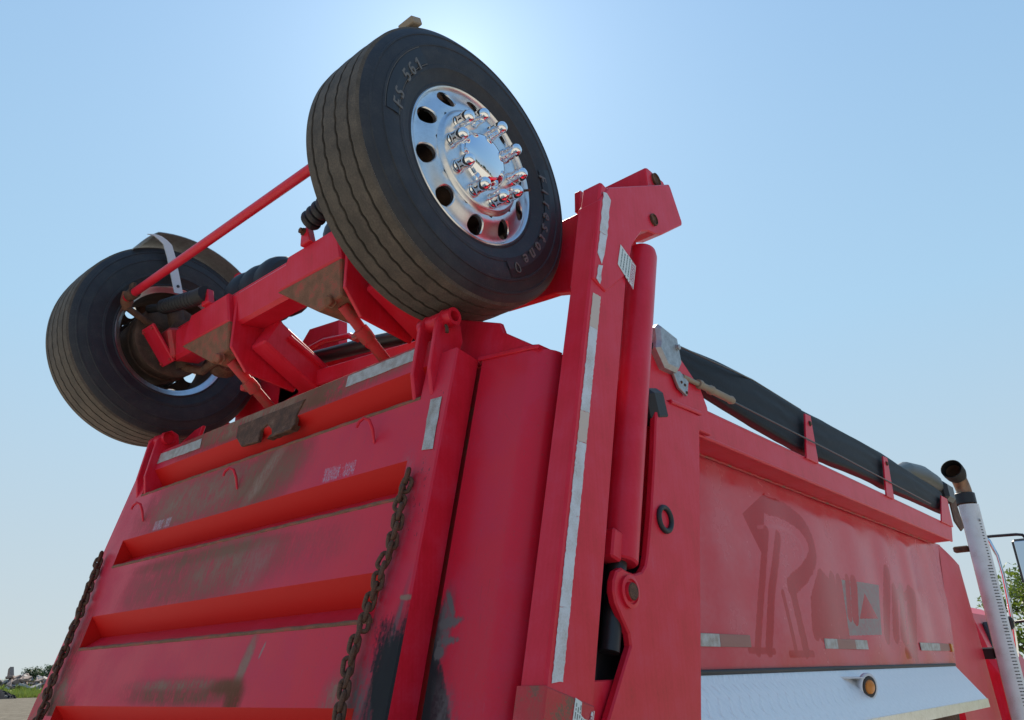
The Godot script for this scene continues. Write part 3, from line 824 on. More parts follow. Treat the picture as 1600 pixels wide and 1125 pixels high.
func make_body() -> void:
	for s: float in [1.0, -1.0]:
		# rear corner post
		var g := group_node(truck, "corner_post")
		var b := gb()
		if s < 0:
			b.uvf = func(p: Vector3): return Vector2((1.32 + 1.1) / 2.5 - 0.02 * p.x, (2.72 - p.y) / 1.62)
		b.quad(TG(s * 1.116, 0.95, -0.10), TG(s * 1.315, 0.95, -0.10), TG(s * 1.315, 2.573, -0.10), TG(s * 1.116, 2.602, -0.10), Vector3(0, 0, 1))
		for k in 8:
			var q := []
			for e in [k, k + 1]:
				var a: float = PI / 2 * e / 8.0
				var nn := Vector3(s * sin(a), 0.22 * cos(a), cos(a)).normalized()
				for y: float in [0.95, 2.566]:
					q.append([TG(s * (1.315 + 0.075 * sin(a)), y + (0.007 - 0.001 * e if y > 2 else 0.0), -0.10 - 0.075 * (1.0 - cos(a))), nn])
			b.t(q[0][0], q[1][0], q[3][0], q[0][1], q[1][1], q[3][1])
			b.t(q[0][0], q[3][0], q[2][0], q[0][1], q[3][1], q[2][1])
		put(g, "rear_skin", b, M.gate_paint)
		b = MB.new()
		b.hexa([TG(s * 1.114, 0.95, -0.18), TG(s * 1.387, 0.95, -0.18), TG(s * 1.387, 2.562, -0.18), TG(s * 1.114, 2.598, -0.18), TG(s * 1.114, 0.95, -0.90), TG(s * 1.387, 0.95, -0.90), TG(s * 1.387, 2.562, -0.90), TG(s * 1.114, 2.602, -0.90)])
		put(g, "post_box", b, M.red_paint)
		b = MB.new()
		b.prism(PackedVector2Array([Vector2(s * 1.098, 2.600), Vector2(s * 1.33, 2.572), Vector2(s * 1.36, 2.566), Vector2(s * 1.36, 2.580), Vector2(s * 1.33, 2.588), Vector2(s * 1.098, 2.616)]), gate_frame(), -0.092, -0.5, 0.003)
		put(g, "top_lip", b, M.red_paint)
		b = MB.new()
		b.prism(PackedVector2Array([Vector2(s * 0.86, 2.60), Vector2(s * 0.86, 2.842), Vector2(s * 0.93, 2.833), Vector2(s * 1.155, 2.738), Vector2(s * 1.178, 2.694), Vector2(s * 1.348, 2.578), Vector2(s * 1.10, 2.60)]), gate_frame(), -0.115, -0.135, 0.003)
		put(g, "hinge_plate", b, M.red_paint)
		b = MB.new()
		b.prism(PackedVector2Array([Vector2(s * 0.88, 2.60), Vector2(s * 0.88, 2.80), Vector2(s * 1.10, 2.72), Vector2(s * 1.10, 2.60)]), gate_frame(), -0.18, -0.20, 0.003)
		put(g, "hinge_rib", b, M.red_paint)
		# seam gap between the gate and the post is left open; the seal strip sits inside it
		b = MB.new()
		b.hexa([TG(s * 0.98, 0.95, -0.128), TG(s * 1.1135, 0.95, -0.128), TG(s * 1.1135, 2.59, -0.128), TG(s * 0.98, 2.59, -0.128), TG(s * 0.98, 0.95, -0.22), TG(s * 1.1135, 0.95, -0.22), TG(s * 1.1135, 2.59, -0.22), TG(s * 0.98, 2.59, -0.22)])
		put(g, "jamb", b, M.muddy_red)
		# top rail along the side
		g = group_node(truck, "side_rail")
		b = MB.new()
		b.hexa([Vector3(s * 1.235, 2.486, -0.95), Vector3(s * 1.385, 2.486, -0.95), Vector3(s * 1.385, 2.60, -0.95), Vector3(s * 1.235, 2.60, -0.95), Vector3(s * 1.235, 2.486, -5.10), Vector3(s * 1.385, 2.486, -5.10), Vector3(s * 1.385, 2.60, -5.18), Vector3(s * 1.235, 2.60, -5.18)])
		put(g, "rail_box", b, M.red_paint)
		b = MB.new()
		b.tube([Vector3(s * 1.375, 2.598, -0.95), Vector3(s * 1.375, 2.598, -5.17)], 0.012, 8)
		b.tube([Vector3(s * 1.378, 2.488, -0.95), Vector3(s * 1.378, 2.488, -5.10)], 0.009, 8)
		put(g, "rail_edge", b, M.red_paint)
		# weld line under the rail, caked in places
		var w := []
		for i in 81:
			w.append(Vector3(s * (1.252 + 0.002 * sin(i * 2.3)), 2.486 - 0.003, -1.0 - 4.1 * i / 80.0))
		b = MB.new()
		b.tube(w, 0.007, 5)
		put(g, "weld_bead", b, M.muddy_red)
		# side panel, dented in shallow waves between its hidden ribs
		b = MB.new()
		b.uvf = func(p: Vector3): return Vector2((-p.z - 0.9) / 4.8, (2.52 - p.y) / 0.92)
		var nz := 150
		var ny := 16
		var pos := func(i: int, j: int) -> Vector3:
			var f := float(j) / ny
			var y := lerpf(1.60, 2.50, f)
			var front := -5.0 - 0.36 * f
			var z := lerpf(-0.95, front, float(i) / nz)
			var amp := 0.0045 * smoothstep(0.0, 0.25, f) * smoothstep(1.0, 0.85, f)
			var x := 1.238 + amp * (sin(z * 11.0 + 0.7 * sin(z * 3.1)) * (0.45 + 0.55 * smoothstep(-2.2, -3.6, z)) + 0.5 * sin(z * 4.3 + y * 3.0))
			return Vector3(s * x, y, z)
		for i in nz:
			for j in ny:
				var q := []
				var qn := []
				for e in [[i, j], [i + 1, j], [i + 1, j + 1], [i, j + 1]]:
					q.append(pos.call(e[0], e[1]))
					var du: Vector3 = pos.call(e[0] + 1, e[1]) - pos.call(e[0] - 1, e[1])
					var dv: Vector3 = pos.call(e[0], mini(e[1] + 1, ny)) - pos.call(e[0], maxi(e[1] - 1, 0))
					var nn := du.cross(dv).normalized()
					qn.append(nn if nn.x * s > 0 else -nn)
				b.t(q[0], q[1], q[2], qn[0], qn[1], qn[2])
				b.t(q[0], q[2], q[3], qn[0], qn[2], qn[3])
		var sp := put(truck, "side_panel", b, M.side_paint if s > 0 else M.red_paint)
		if s > 0:
			tag(sp, "chalky red side panel with the ghost of removed lettering")
		b = MB.new()
		b.hexa([Vector3(s * 1.20, 0.95, -0.95), Vector3(s * 1.228, 0.95, -0.95), Vector3(s * 1.228, 2.59, -0.95), Vector3(s * 1.20, 2.59, -0.95), Vector3(s * 1.20, 0.95, -4.7), Vector3(s * 1.228, 0.95, -4.7), Vector3(s * 1.228, 2.59, -5.3), Vector3(s * 1.20, 2.59, -5.3)])
		put(truck, "inner_wall", b, M.rusty_steel)
		# front corner: the side runs on past the panel, turns in slightly and then rounds into the bulkhead
		b = MB.new()
		var prev := []
		for i in 17:
			var u := minf(i / 8.0, 1.0)
			var a := maxf(0.0, (i - 8) / 8.0) * 1.45
			var ring := []
			for j in 9:
				var f := j / 8.0
				var y := lerpf(1.20, 2.50, f)
				var front := -4.96 - 0.36 * clampf((y - 1.60) / 0.9, 0, 1)
				var end := -6.14 + 0.20 * f
				ring.append([Vector3(s * (1.2375 - 0.02 * u * u - 0.20 * (1.0 - cos(a))), y - 0.10 * u * f, lerpf(front, end, u) - 0.16 * sin(a)), Vector3(s * cos(a + 0.20 * u), 0.05, -sin(a + 0.20 * u)).normalized()])
			if prev:
				for j in 8:
					b.t(prev[j][0], ring[j][0], ring[j + 1][0], prev[j][1], ring[j][1], ring[j + 1][1])
					b.t(prev[j][0], ring[j + 1][0], prev[j + 1][0], prev[j][1], ring[j + 1][1], prev[j + 1][1])
			prev = ring
		put(truck, "front_corner", b, M.red_paint)
	var b := MB.new()
	b.hexa([Vector3(-1.22, 0.93, -0.2), Vector3(1.22, 0.93, -0.2), Vector3(1.22, 0.99, -0.2), Vector3(-1.22, 0.99, -0.2), Vector3(-1.22, 0.93, -5.0), Vector3(1.22, 0.93, -5.0), Vector3(1.22, 0.99, -5.0), Vector3(-1.22, 0.99, -5.0)])
	put(truck, "body_floor", b, M.rusty_steel)
	b = MB.new()
	b.hexa([Vector3(-0.95, 1.0, -5.70), Vector3(0.95, 1.0, -5.70), Vector3(0.95, 2.62, -5.95), Vector3(-0.95, 2.62, -5.95), Vector3(-0.95, 1.0, -5.76), Vector3(0.95, 1.0, -5.76), Vector3(0.95, 2.62, -6.0), Vector3(-0.95, 2.62, -6.0)])
	put(truck, "front_bulkhead", b, M.red_paint)
	# retro-reflective strips low on the right panel
	for e in [[0.955, 1.496, "dirty_tape"], [1.496, 1.764, "faded_red_tape"], [2.579, 2.752, "dirty_tape"], [2.752, 3.013, "faded_red_tape"], [3.013, 3.204, "dirty_tape"], [4.215, 4.677, "dirty_tape"], [4.677, 4.93, "faded_red_tape"]]:
		b = MB.new()
		b.plate([[1.731, -e[0] - 0.001], [1.777, -e[0] - 0.001], [1.777, -e[1] + 0.001], [1.731, -e[1] + 0.001]], 1.2395, 1.243, 0.0005)
		put(truck, "side_reflector", b, M[e[2]])
	b = MB.new()
	b.box(Vector3(1.245, 1.752, -4.965), Vector3(0.016, 0.055, 0.05), 0.004)
	put(truck, "marker_lamp", b, M.amber)

func make_fender() -> void:
	for s: float in [1.0, -1.0]:
		var g := group_node(truck, "fender")
		if s > 0:
			tag(g, "bare aluminium tread-plate fender along the side")
		var b := MB.new()
		b.uvf = func(p: Vector3): return Vector2(p.z, p.y)
		b.hexa([Vector3(s * 1.252, 1.632, -0.9), Vector3(s * 1.395, 1.425, -0.9), Vector3(s * 1.389, 1.421, -0.9), Vector3(s * 1.246, 1.628, -0.9), Vector3(s * 1.252, 1.632, -4.93), Vector3(s * 1.395, 1.425, -4.95), Vector3(s * 1.389, 1.421, -4.95), Vector3(s * 1.246, 1.628, -4.93)])
		put(g, "sloping_sheet", b, M.tread_plate)
		b = MB.new()
		b.hexa([Vector3(s * 1.397, 1.428, -0.9), Vector3(s * 1.391, 1.428, -0.9), Vector3(s * 1.391, 1.37, -0.9), Vector3(s * 1.397, 1.37, -0.9), Vector3(s * 1.397, 1.428, -4.96), Vector3(s * 1.391, 1.428, -4.96), Vector3(s * 1.391, 1.375, -4.97), Vector3(s * 1.397, 1.375, -4.97)])
		put(g, "hem", b, M.polished_aluminium)
		b = MB.new()
		b.tube([Vector3(s * 1.247, 1.642, -0.9), Vector3(s * 1.247, 1.642, -4.93)], 0.011, 6)
		put(g, "rubber_seal", b, M.black_rubber)
		if s < 0:
			continue
		# round amber side lamp in a white housing
		var at := Vector3(1.335, 1.556, -2.80)
		var ax := Vector3(0.93, -0.12, 0.34).normalized()
		var f := axis_frame(at, ax)
		b = MB.new()
		b.lathe([Vector2(0.048, -0.02), Vector2(0.062, -0.012), Vector2(0.064, 0.0), Vector2(0.060, 0.006), Vector2(0.050, 0.006), Vector2(0.050, -0.004)], f, 28)
		var lamp := put(g, "side_lamp", b, M.white_paint)
		b = MB.new()
		b.lathe([Vector2(0.050, -0.004), Vector2(0.047, 0.008), Vector2(0.040, 0.010), Vector2(0.033, 0.008)], f, 28)
		put(lamp, "grommet", b, M.black_rubber)
		b = MB.new()
		b.lathe([Vector2(0.033, 0.008), Vector2(0.030, 0.014), Vector2(0.018, 0.019), Vector2(0.0, 0.021)], f, 24)
		put(lamp, "lens", b, M.amber)
		b = MB.new()
		b.hexa([Vector3(1.27, 1.605, -2.62), Vector3(1.34, 1.600, -2.76), Vector3(1.34, 1.594, -2.76), Vector3(1.27, 1.596, -2.62), Vector3(1.27, 1.600, -2.95), Vector3(1.29, 1.60, -2.90), Vector3(1.29, 1.594, -2.90), Vector3(1.27, 1.594, -2.95)])
		put(lamp, "bracket", b, M.white_paint)

func make_arm(s: float) -> void:
	var g := group_node(truck, "lift_arm")
	if s > 0:
		tag(g, "tall red lift arm with a long white tape stripe")
	var b := MB.new()
	b.bar(AR(s * 1.46, 1.0, -0.099), AR(s * 1.46, 3.19, -0.099), 0.08, 0.192, Vector3(0, 0, 1), 0.007)
	put(g, "arm_beam", b, M.red_paint)
	b = MB.new()
	var hp := [[3.205, -0.552], [3.453, -1.007], [3.440, -1.018], [3.310, -1.080], [3.295, -1.078], [3.173, -0.904], [3.150, -0.85], [3.141, -0.801], [3.118, -0.75], [3.064, -0.703], [3.02, -0.670], [2.977, -0.654], [2.906, -0.638], [2.771, -0.480], [2.794, -0.410], [3.12, -0.487]]
	b.plate(hp, s * 1.415, s * 1.506, 0.004)
	put(g, "arm_head", b, M.red_paint)
	b = MB.new()
	b.plate([[3.49, -0.895], [3.498, -0.91], [3.495, -1.03], [3.48, -1.045], [3.27, -0.99], [3.25, -0.90]], s * 1.165, s * 1.470, 0.004)
	put(g, "pivot_block", b, M.red_paint)
	for p in [[3.466, -0.965, 0.030, 1.470], [3.207, -0.842, 0.024, 1.506]]:
		b = MB.new()
		b.lathe([Vector2(p[2], 0.0), Vector2(p[2], 0.008), Vector2(p[2] * 0.82, 0.010), Vector2(p[2] * 0.8, 0.004), Vector2(0, 0.004)], axis_frame(Vector3(s * p[3], p[0], p[1]), Vector3(s, 0, 0)), 20)
		put(g, "pin", b, M.rusty_steel)
	# bracket that carries the axle frame, running inwards from the pivot block
	b = MB.new()
	b.prism(PackedVector2Array([Vector2(s * 1.19, 3.395), Vector2(s * 0.75, 3.395), Vector2(s * 0.75, 3.10), Vector2(s * 0.948, 3.082), Vector2(s * 1.032, 3.076), Vector2(s * 1.24, 3.02), Vector2(s * 1.40, 2.98), Vector2(s * 1.40, 3.20), Vector2(s * 1.19, 3.33)]), Transform3D(), -0.89, -0.85, 0.004)
	put(g, "cross_bracket", b, M.red_paint)
	b = MB.new()
	b.prism(PackedVector2Array([Vector2(s * 1.155, 3.40), Vector2(s * 1.185, 3.40), Vector2(s * 1.19, 3.49), Vector2(s * 1.16, 3.49)]), Transform3D(), -0.89, -0.84, 0.003)
	put(g, "stop_lug", b, M.red_paint)
	# lower casting, a little wider than the beam
	b = MB.new()
	b.plate([[1.627, AR(0, 1.627).z + 0.004], [1.577, -0.284], [1.0, -0.14], [1.0, AR(0, 1.0).z + 0.004]], s * 1.414, s * 1.506, 0.004)
	put(g, "arm_foot", b, M.muddy_red)
	# worn white stripe in several lengths
	var ys := [1.632, 1.80, 2.03, 2.24, 2.335, 2.62, 2.745]
	var ms := ["white_tape", "white_tape", "white_tape", "cream_tape", "white_tape", "cream_tape"]
	for k in ys.size() - 1:
		var y0: float = ys[k] + 0.0003
		var y1: float = ys[k + 1] - 0.0003
		var f := Transform3D(Basis(Vector3(0, 0, 1), Vector3(0, 1, -ARM_RAKE), Vector3(1, 0, 0)), Vector3(0, 0, -0.105 + ARM_RAKE * 1.632))
		b = MB.new()
		b.prism(ragged([Vector2(-0.020, y0), Vector2(-0.062, y0), Vector2(-0.062, y1), Vector2(-0.020, y1)], 0.007, 0.0016, 60 + k), f, s * 1.5005, s * 1.5018, 0.0003)
		put(g, "tape_piece", b, M[ms[k]])
	var ft := Transform3D(Basis(Vector3(0, 0, 1), Vector3(0, 1, -ARM_RAKE), Vector3(1, 0, 0)), Vector3(0, 0, -0.105 + ARM_RAKE * 1.632))
	for e in [[[Vector2(-0.022, 2.80), Vector2(-0.045, 2.785), Vector2(-0.050, 2.86), Vector2(-0.028, 2.855)], 3], [[Vector2(-0.014, 2.90), Vector2(-0.044, 2.865), Vector2(-0.058, 2.99), Vector2(-0.016, 2.99)], 4], [[Vector2(-0.014, 2.992), Vector2(-0.056, 2.992), Vector2(-0.056, 3.15), Vector2(-0.03, 3.172), Vector2(-0.014, 3.165)], 5]]:
		b = MB.new()
		b.prism(ragged(e[0], 0.018, 0.0028, 80 + e[1]), ft, s * 1.5065, s * 1.5078, 0.0003)
		put(g, "tape_piece", b, M.white_tape)
	if s > 0:
		# warning stickers
		for e in [[[[2.993, -0.592], [2.945, -0.680], [2.842, -0.647], [2.905, -0.563]], 1.5066, false], [[[1.598, -0.205], [1.566, -0.278], [1.45, -0.245], [1.48, -0.165]], 1.5066, true]]:
			var c: Array = e[0]
			b = MB.new()
			var o := Vector2(c[0][1], c[0][0])
			var eu := Vector2(c[1][1], c[1][0]) - o
			var ev := Vector2(c[3][1], c[3][0]) - o
			b.uvf = func(p: Vector3):
				var q := Vector2(p.z, p.y) - o
				var det := eu.cross(ev)
				return Vector2(1.0 - eu.cross(q) / det, 1.0 - q.cross(ev) / det)
			var pl := PackedVector2Array()
			if e[2]:
				for q in [[0.0, 0.0], [0.33, 0.0], [0.36, 0.22], [0.55, 0.25], [0.8, 0.22], [0.86, 0.04], [1.0, 0.0], [1.0, 1.0], [0.0, 1.0]]:
					pl.append(o + eu * q[0] + ev * q[1])
			else:
				for q in c:
					pl.append(Vector2(q[1], q[0]))
			b.prism(pl, Transform3D(Basis(Vector3(0, 0, 1), Vector3(0, 1, 0), Vector3(1, 0, 0)), Vector3.ZERO), e[1], e[1] + 0.0012, 0.0002)
			var m := StandardMaterial3D.new()
			m.resource_name = "sticker"
			m.albedo_texture = label_texture(e[2])
			m.roughness = 0.4
			put(g, "warning_sticker", b, m)
	# hydraulic cylinder in front of the arm
	var cy := group_node(truck, "lift_cylinder")
	b = MB.new()
	var top := Vector3(s * 1.458, 3.10, -0.826)
	var bot := Vector3(s * 1.458, 1.935, -0.505)
	var ax := (top - bot).normalized()
	b.lathe([Vector2(0.0, 0.0), Vector2(0.050, 0.0), Vector2(0.056, 0.006), Vector2(0.056, 1.16), Vector2(0.050, 1.185), Vector2(0.030, 1.20), Vector2(0, 1.205)], axis_frame(bot, ax), 32)
	put(cy, "barrel", b, M.red_paint)
	b = MB.new()
	b.bx(Transform3D(axis_frame(bot, ax).basis, bot + ax * 0.045 + Vector3(0.012 * s, 0, 0.062)), Vector3(0.085, 0.05, 0.05), 0.006)
	put(cy, "port_block", b, M.red_paint)
	b = MB.new()
	b.tube([bot + Vector3(0, 0.02, 0), Vector3(s * 1.458, 1.70, -0.43)], 0.028, 16)
	put(cy, "rod", b, M.dark_steel)
	b = MB.new()
	b.tube([Vector3(s * 1.45, 1.99, -0.44), Vector3(s * 1.44, 1.93, -0.41), Vector3(s * 1.43, 1.80, -0.40), Vector3(s * 1.42, 1.55, -0.38)], 0.016, 10)
	put(cy, "hose", b, M.black_rubber)
	# plate-sided post that carries the pivot
	var po := group_node(truck, "pivot_post")
	b = MB.new()
	b.plate([[2.488, -1.037], [2.488, -0.745], [2.278, -0.694], [2.092, -0.642], [1.957, -0.596], [1.930, -0.582], [1.912, -0.560], [1.903, -0.523], [1.908, -0.488], [1.916, -0.458], [1.905, -0.430], [1.879, -0.413], [1.850, -0.408], [1.821, -0.415], [1.780, -0.443], [1.745, -0.468], [1.715, -0.472], [1.663, -0.433], [1.543, -0.345], [1.10, -0.23], [1.10, -0.715], [1.518, -0.813]], s * 1.474, s * 1.500, 0.005)
	put(po, "side_plate", b, M.red_paint)
	b = MB.new()
	b.plate([[2.488, -1.03], [2.488, -0.79], [1.97, -0.665], [1.97, -0.91]], s * 1.389, s * 1.473, 0.002)
	put(po, "post_core", b, M.red_paint)
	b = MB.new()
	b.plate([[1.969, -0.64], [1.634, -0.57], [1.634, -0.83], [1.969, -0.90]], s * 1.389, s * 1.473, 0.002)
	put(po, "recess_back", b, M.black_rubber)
	b = MB.new()
	b.lathe([Vector2(0.044, 0), Vector2(0.044, 0.008), Vector2(0.034, 0.010), Vector2(0.032, 0.004), Vector2(0.026, 0.004), Vector2(0.024, 0.014), Vector2(0, 0.015)], axis_frame(Vector3(s * 1.5, 1.853, -0.482), Vector3(s, 0, 0)), 28)
	put(po, "pivot_pin", b, M.red_paint)
	b = MB.new()
	b.lathe([Vector2(0.024, 0.0145), Vector2(0.021, 0.018), Vector2(0, 0.018)], axis_frame(Vector3(s * 1.5, 1.853, -0.482), Vector3(s, 0, 0)), 20)
	put(po, "pin_end", b, M.rusty_steel)
	b = MB.new()
	b.tube(ring_path(Vector3(s * 1.504, 2.079, -0.712), Vector3(1, 0, 0), 0.036, 32), 0.0085, 10, true)
	put(po, "rubber_grommet", b, M.black_rubber)
	b = MB.new()
	b.plate([[2.805, -0.905], [2.49, -0.80], [2.49, -1.30], [2.602, -1.298], [2.673, -1.258], [2.76, -1.12]], s * 1.3865, s * 1.408, 0.003)
	put(po, "gusset", b, M.red_paint)
	b = MB.new()
	b.plate([[2.482, -0.83], [2.496, -0.83], [2.502, -1.04], [2.488, -1.04]], s * 1.388, s * 1.508, 0.003)
	put(po, "cap_weld", b, M.red_paint)
	b = MB.new()
	b.bx(Transform3D(Basis(Vector3.RIGHT, 0.25), Vector3(s * 1.462, 2.462, -0.762)), Vector3(0.085, 0.12, 0.10), 0.022)
	put(po, "rubber_bumper", b, M.black_rubber)
	b = MB.new()
	b.plate([[2.05, -0.44], [2.05, -0.66], [1.62, -0.60], [1.62, -0.26]], s * 1.390, s * 1.418, 0.002)
	put(po, "rubber_flap", b, M.black_rubber)
	b = MB.new()
	b.plate([[1.633, -0.27], [1.633, -0.47], [1.1, -0.36], [1.1, -0.16]], s * 1.397, s * 1.470, 0.003)
	put(po, "inner_plate", b, M.red_paint)

func make_tarp() -> void:
	for s: float in [1.0, -1.0]:
		var g := group_node(truck, "load_tarp")
		if s > 0:
			tag(g, "black vinyl tarp gathered along the top of the side")
		var lo := [[-1.02, 2.69], [-1.11, 2.683], [-1.27, 2.684], [-1.6, 2.654], [-1.95, 2.632], [-2.32, 2.617], [-2.42, 2.612], [-2.7, 2.623], [-3.1, 2.64], [-3.57, 2.648], [-3.75, 2.642], [-4.2, 2.655], [-4.88, 2.665], [-5.25, 2.67]]
		var hi := [[-1.02, 2.80], [-1.14, 2.805], [-1.5, 2.84], [-1.85, 2.857], [-2.46, 2.848], [-3.24, 2.864], [-3.75, 2.868], [-4.26, 2.858], [-5.25, 2.838]]
		var at := func(tab: Array, z: float) -> float:
			for k in tab.size() - 1:
				if z <= tab[k][0] and z >= tab[k + 1][0]:
					return lerpf(tab[k][1], tab[k + 1][1], (z - tab[k][0]) / (tab[k + 1][0] - tab[k][0]))
			return tab[-1][1]
		var nf := FastNoiseLite.new()
		nf.seed = 9
		nf.frequency = 2.2
		var b := MB.new()
		var nz := 170
		var nk := 28
		var pos := func(i: int, k: int) -> Vector3:
			var z := lerpf(-1.02, -5.2, clampf(float(i) / nz, 0, 1))
			var y0: float = at.call(lo, z) + 0.034
			var y1: float = at.call(hi, z) + 0.044
			var a := TAU * k / nk
			var cy := (y0 + y1) / 2.0
			var hy := (y1 - y0) / 2.0
			var fold := 0.010 * nf.get_noise_3d(z * 0.35, cos(a) * 1.4, sin(a) * 1.4) + 0.0035 * sin(a * 9.0 + nf.get_noise_2d(z * 0.5, 3.0) * 4.0)
			return Vector3(s * (1.338 + (0.032 + fold * 0.6) * signf(cos(a)) * pow(absf(cos(a)), 0.35)), cy + (hy + fold * 0.3) * sin(a), z)
		for i in nz:
			for k in nk:
				var q := []
				var qn := []
				for e in [[i, k], [i + 1, k], [i + 1, k + 1], [i, k + 1]]:
					q.append(pos.call(e[0], e[1]))
					var du: Vector3 = pos.call(e[0] + 1, e[1]) - pos.call(e[0] - 1, e[1])
					var dv: Vector3 = pos.call(e[0], e[1] + 1) - pos.call(e[0], e[1] - 1)
					var nn := du.cross(dv).normalized()
					var c := Vector3(s * 1.338, q[-1].y, q[-1].z)
					var outw: Vector3 = Vector3(0, sin(TAU * e[1] / nk), 0) + (q[-1] - c).normalized() * 0.8
					qn.append(nn if nn.dot(outw) > 0 else -nn)
				b.t(q[0], q[1], q[2], qn[0], qn[1], qn[2])
				b.t(q[0], q[2], q[3], qn[0], qn[2], qn[3])
		put(g, "rolled_cover", b, M.tarp)
		b = MB.new()
		for z: float in [-1.02, -5.2]:
			var ring := []
			for k in nk:
				ring.append(pos.call(0 if z > -2 else nz, k))
			for k in range(1, nk - 1):
				b.tf(ring[0], ring[k], ring[k + 1], Vector3(0, 0, 1 if z > -2 else -1))
		put(g, "end_fold", b, M.tarp)
		# stakes that hold the roll
		for e in [[[[2.595, -2.335], [2.845, -2.425], [2.850, -2.50], [2.595, -2.492]], 1], [[[2.595, -3.585], [2.862, -3.69], [2.866, -3.78], [2.595, -3.735]], 2], [[[2.595, -4.85], [2.812, -5.03], [2.812, -5.20], [2.595, -5.18]], 3]]:
			b = MB.new()
			b.plate(e[0], s * 1.386, s * 1.396, 0.002)
			put(g, "stake", b, M.red_paint)
		for zy in [[-2.463, 2.80], [-3.73, 2.82]]:
			bolt(g, Vector3(s * 1.396, zy[1], zy[0]), Vector3(s, 0, 0), 0.012, 0.008, M.rusty_steel)
		b = MB.new()
		b.tube([Vector3(s * 1.40, 2.812, -1.05), Vector3(s * 1.385, 2.862, -1.65), Vector3(s * 1.36, 2.896, -1.9), Vector3(s * 1.35, 2.894, -2.5)], 0.004, 6)
		b.tube([Vector3(s * 1.415, 2.683, -1.52), Vector3(s * 1.402, 2.70, -2.85), Vector3(s * 1.402, 2.69, -4.62)], 0.0035, 6)
		put(g, "cable", b, M.cable_steel)
		if s < 0:
			continue
		# cast pivot head of the tarp arm with its turnbuckle
		var c := group_node(truck, "tarp_pivot")
		b = MB.new()
		b.plate([[2.812, -0.905], [2.832, -0.925], [2.815, -1.050], [2.706, -1.066], [2.667, -1.030], [2.664, -0.945], [2.728, -0.893], [2.76, -0.905]], 1.372, 1.446, 0.014)
		put(c, "housing", b, M.galvanised)
		b = MB.new()
		b.plate([[2.672, -1.020], [2.690, -1.075], [2.662, -1.135], [2.60, -1.112], [2.618, -1.055]], 1.412, 1.424, 0.002)
		put(c, "tail_plate", b, M.galvanised)
		for q in [[2.645, -1.075], [2.640, -1.10], [2.612, -1.108]]:
			bolt(c, Vector3(1.424, q[0], q[1]), Vector3(1, 0, 0), 0.005, 0.004, M.rusty_steel, "rivet")
		bolt(c, Vector3(1.446, 2.765, -1.03), Vector3(1, 0, 0), 0.011, 0.012, M.galvanised)
		b = MB.new()
		b.plate([[2.752, -0.897], [2.728, -0.887], [2.722, -0.905], [2.745, -0.91]], 1.385, 1.42, 0.001)
		put(c, "slot", b, M.soot_black)
		b = MB.new()
		b.tube([Vector3(1.418, 2.676, -1.10), Vector3(1.418, 2.680, -1.25)], 0.010, 10)
		b.lathe([Vector2(0.0, 0.0), Vector2(0.017, 0.0), Vector2(0.019, 0.02), Vector2(0.014, 0.035), Vector2(0.014, 0.09), Vector2(0.019, 0.10), Vector2(0.019, 0.115), Vector2(0.015, 0.12), Vector2(0.015, 0.27), Vector2(0.018, 0.28), Vector2(0.014, 0.30), Vector2(0.0, 0.30)], axis_frame(Vector3(1.418, 2.680, -1.22), Vector3(0, 0.01, -1)), 14)
		put(c, "turnbuckle", b, M.cast_tan)
		# motor end of the tarp at the front
		b = MB.new()
		b.tube([Vector3(1.29, 2.90, -4.35), Vector3(1.29, 2.945, -4.6), Vector3(1.29, 2.965, -4.95), Vector3(1.30, 2.95, -5.25), Vector3(1.30, 2.90, -5.5)], [0.03, 0.065, 0.085, 0.082, 0.05], 16)
		put(c, "spool_cover", b, M.dark_steel)
		b = MB.new()
		b.box(Vector3(1.34, 2.90, -5.42), Vector3(0.11, 0.15, 0.24), 0.03)
		put(c, "motor", b, M.dark_steel)
		b = MB.new()
		b.plate([[2.90, -5.46], [2.90, -5.66], [2.66, -5.74], [2.62, -5.62], [2.68, -5.46]], 1.35, 1.362, 0.002)
		put(c, "motor_bracket", b, M.rusty_steel)

func side_x(r: float) -> float:
	# outward bulge of the tyre's sidewall at radius r
	return 0.118 + 0.026 * sin(PI * clampf((r - 0.29) / 0.235, 0, 1))

func text_arc(b: MB, words: String, r: float, phi0: float, phi1: float, hgt: float, lift: float) -> void:
	var n := words.length()
	var font := SystemFont.new()
	font.font_names = PackedStringArray(["Droid Sans"])
	font.font_weight = 700
	for i in n:
		var ch := words[i]
		if ch == " ":
			continue
		var tm := TextMesh.new()
		tm.text = ch
		tm.font = font
		tm.font_size = 32
		tm.pixel_size = hgt / 24.0
		tm.depth = 0.004
		tm.curve_step = 2.0
		var a := deg_to_rad(lerpf(phi0, phi1, float(i) / maxi(1, n - 1)))
		var up := Vector3(0, cos(a), -sin(a))
		var rt := Vector3(0, -sin(a), -cos(a))
		# the lettering leans forward
		b.add(tm, Transform3D(Basis(rt, up + rt * 0.18, Vector3.RIGHT), Vector3(side_x(r) + lift, 0, 0) + up * r))

func arc_plate(b: MB, r0: float, r1: float, p0: float, p1: float, lift: float) -> void:
	var k := 30
	for i in k:
		var q := []
		for j in [i, i + 1]:
			var a: float = deg_to_rad(lerpf(p0, p1, float(j) / k))
			for r: float in [r0, (r0 + r1) / 2.0, r1]:
				q.append(Vector3(side_x(r) + lift, r * cos(a), -r * sin(a)))
		b.quad(q[0], q[1], q[4], q[3], Vector3.RIGHT)
		b.quad(q[1], q[2], q[5], q[4], Vector3.RIGHT)

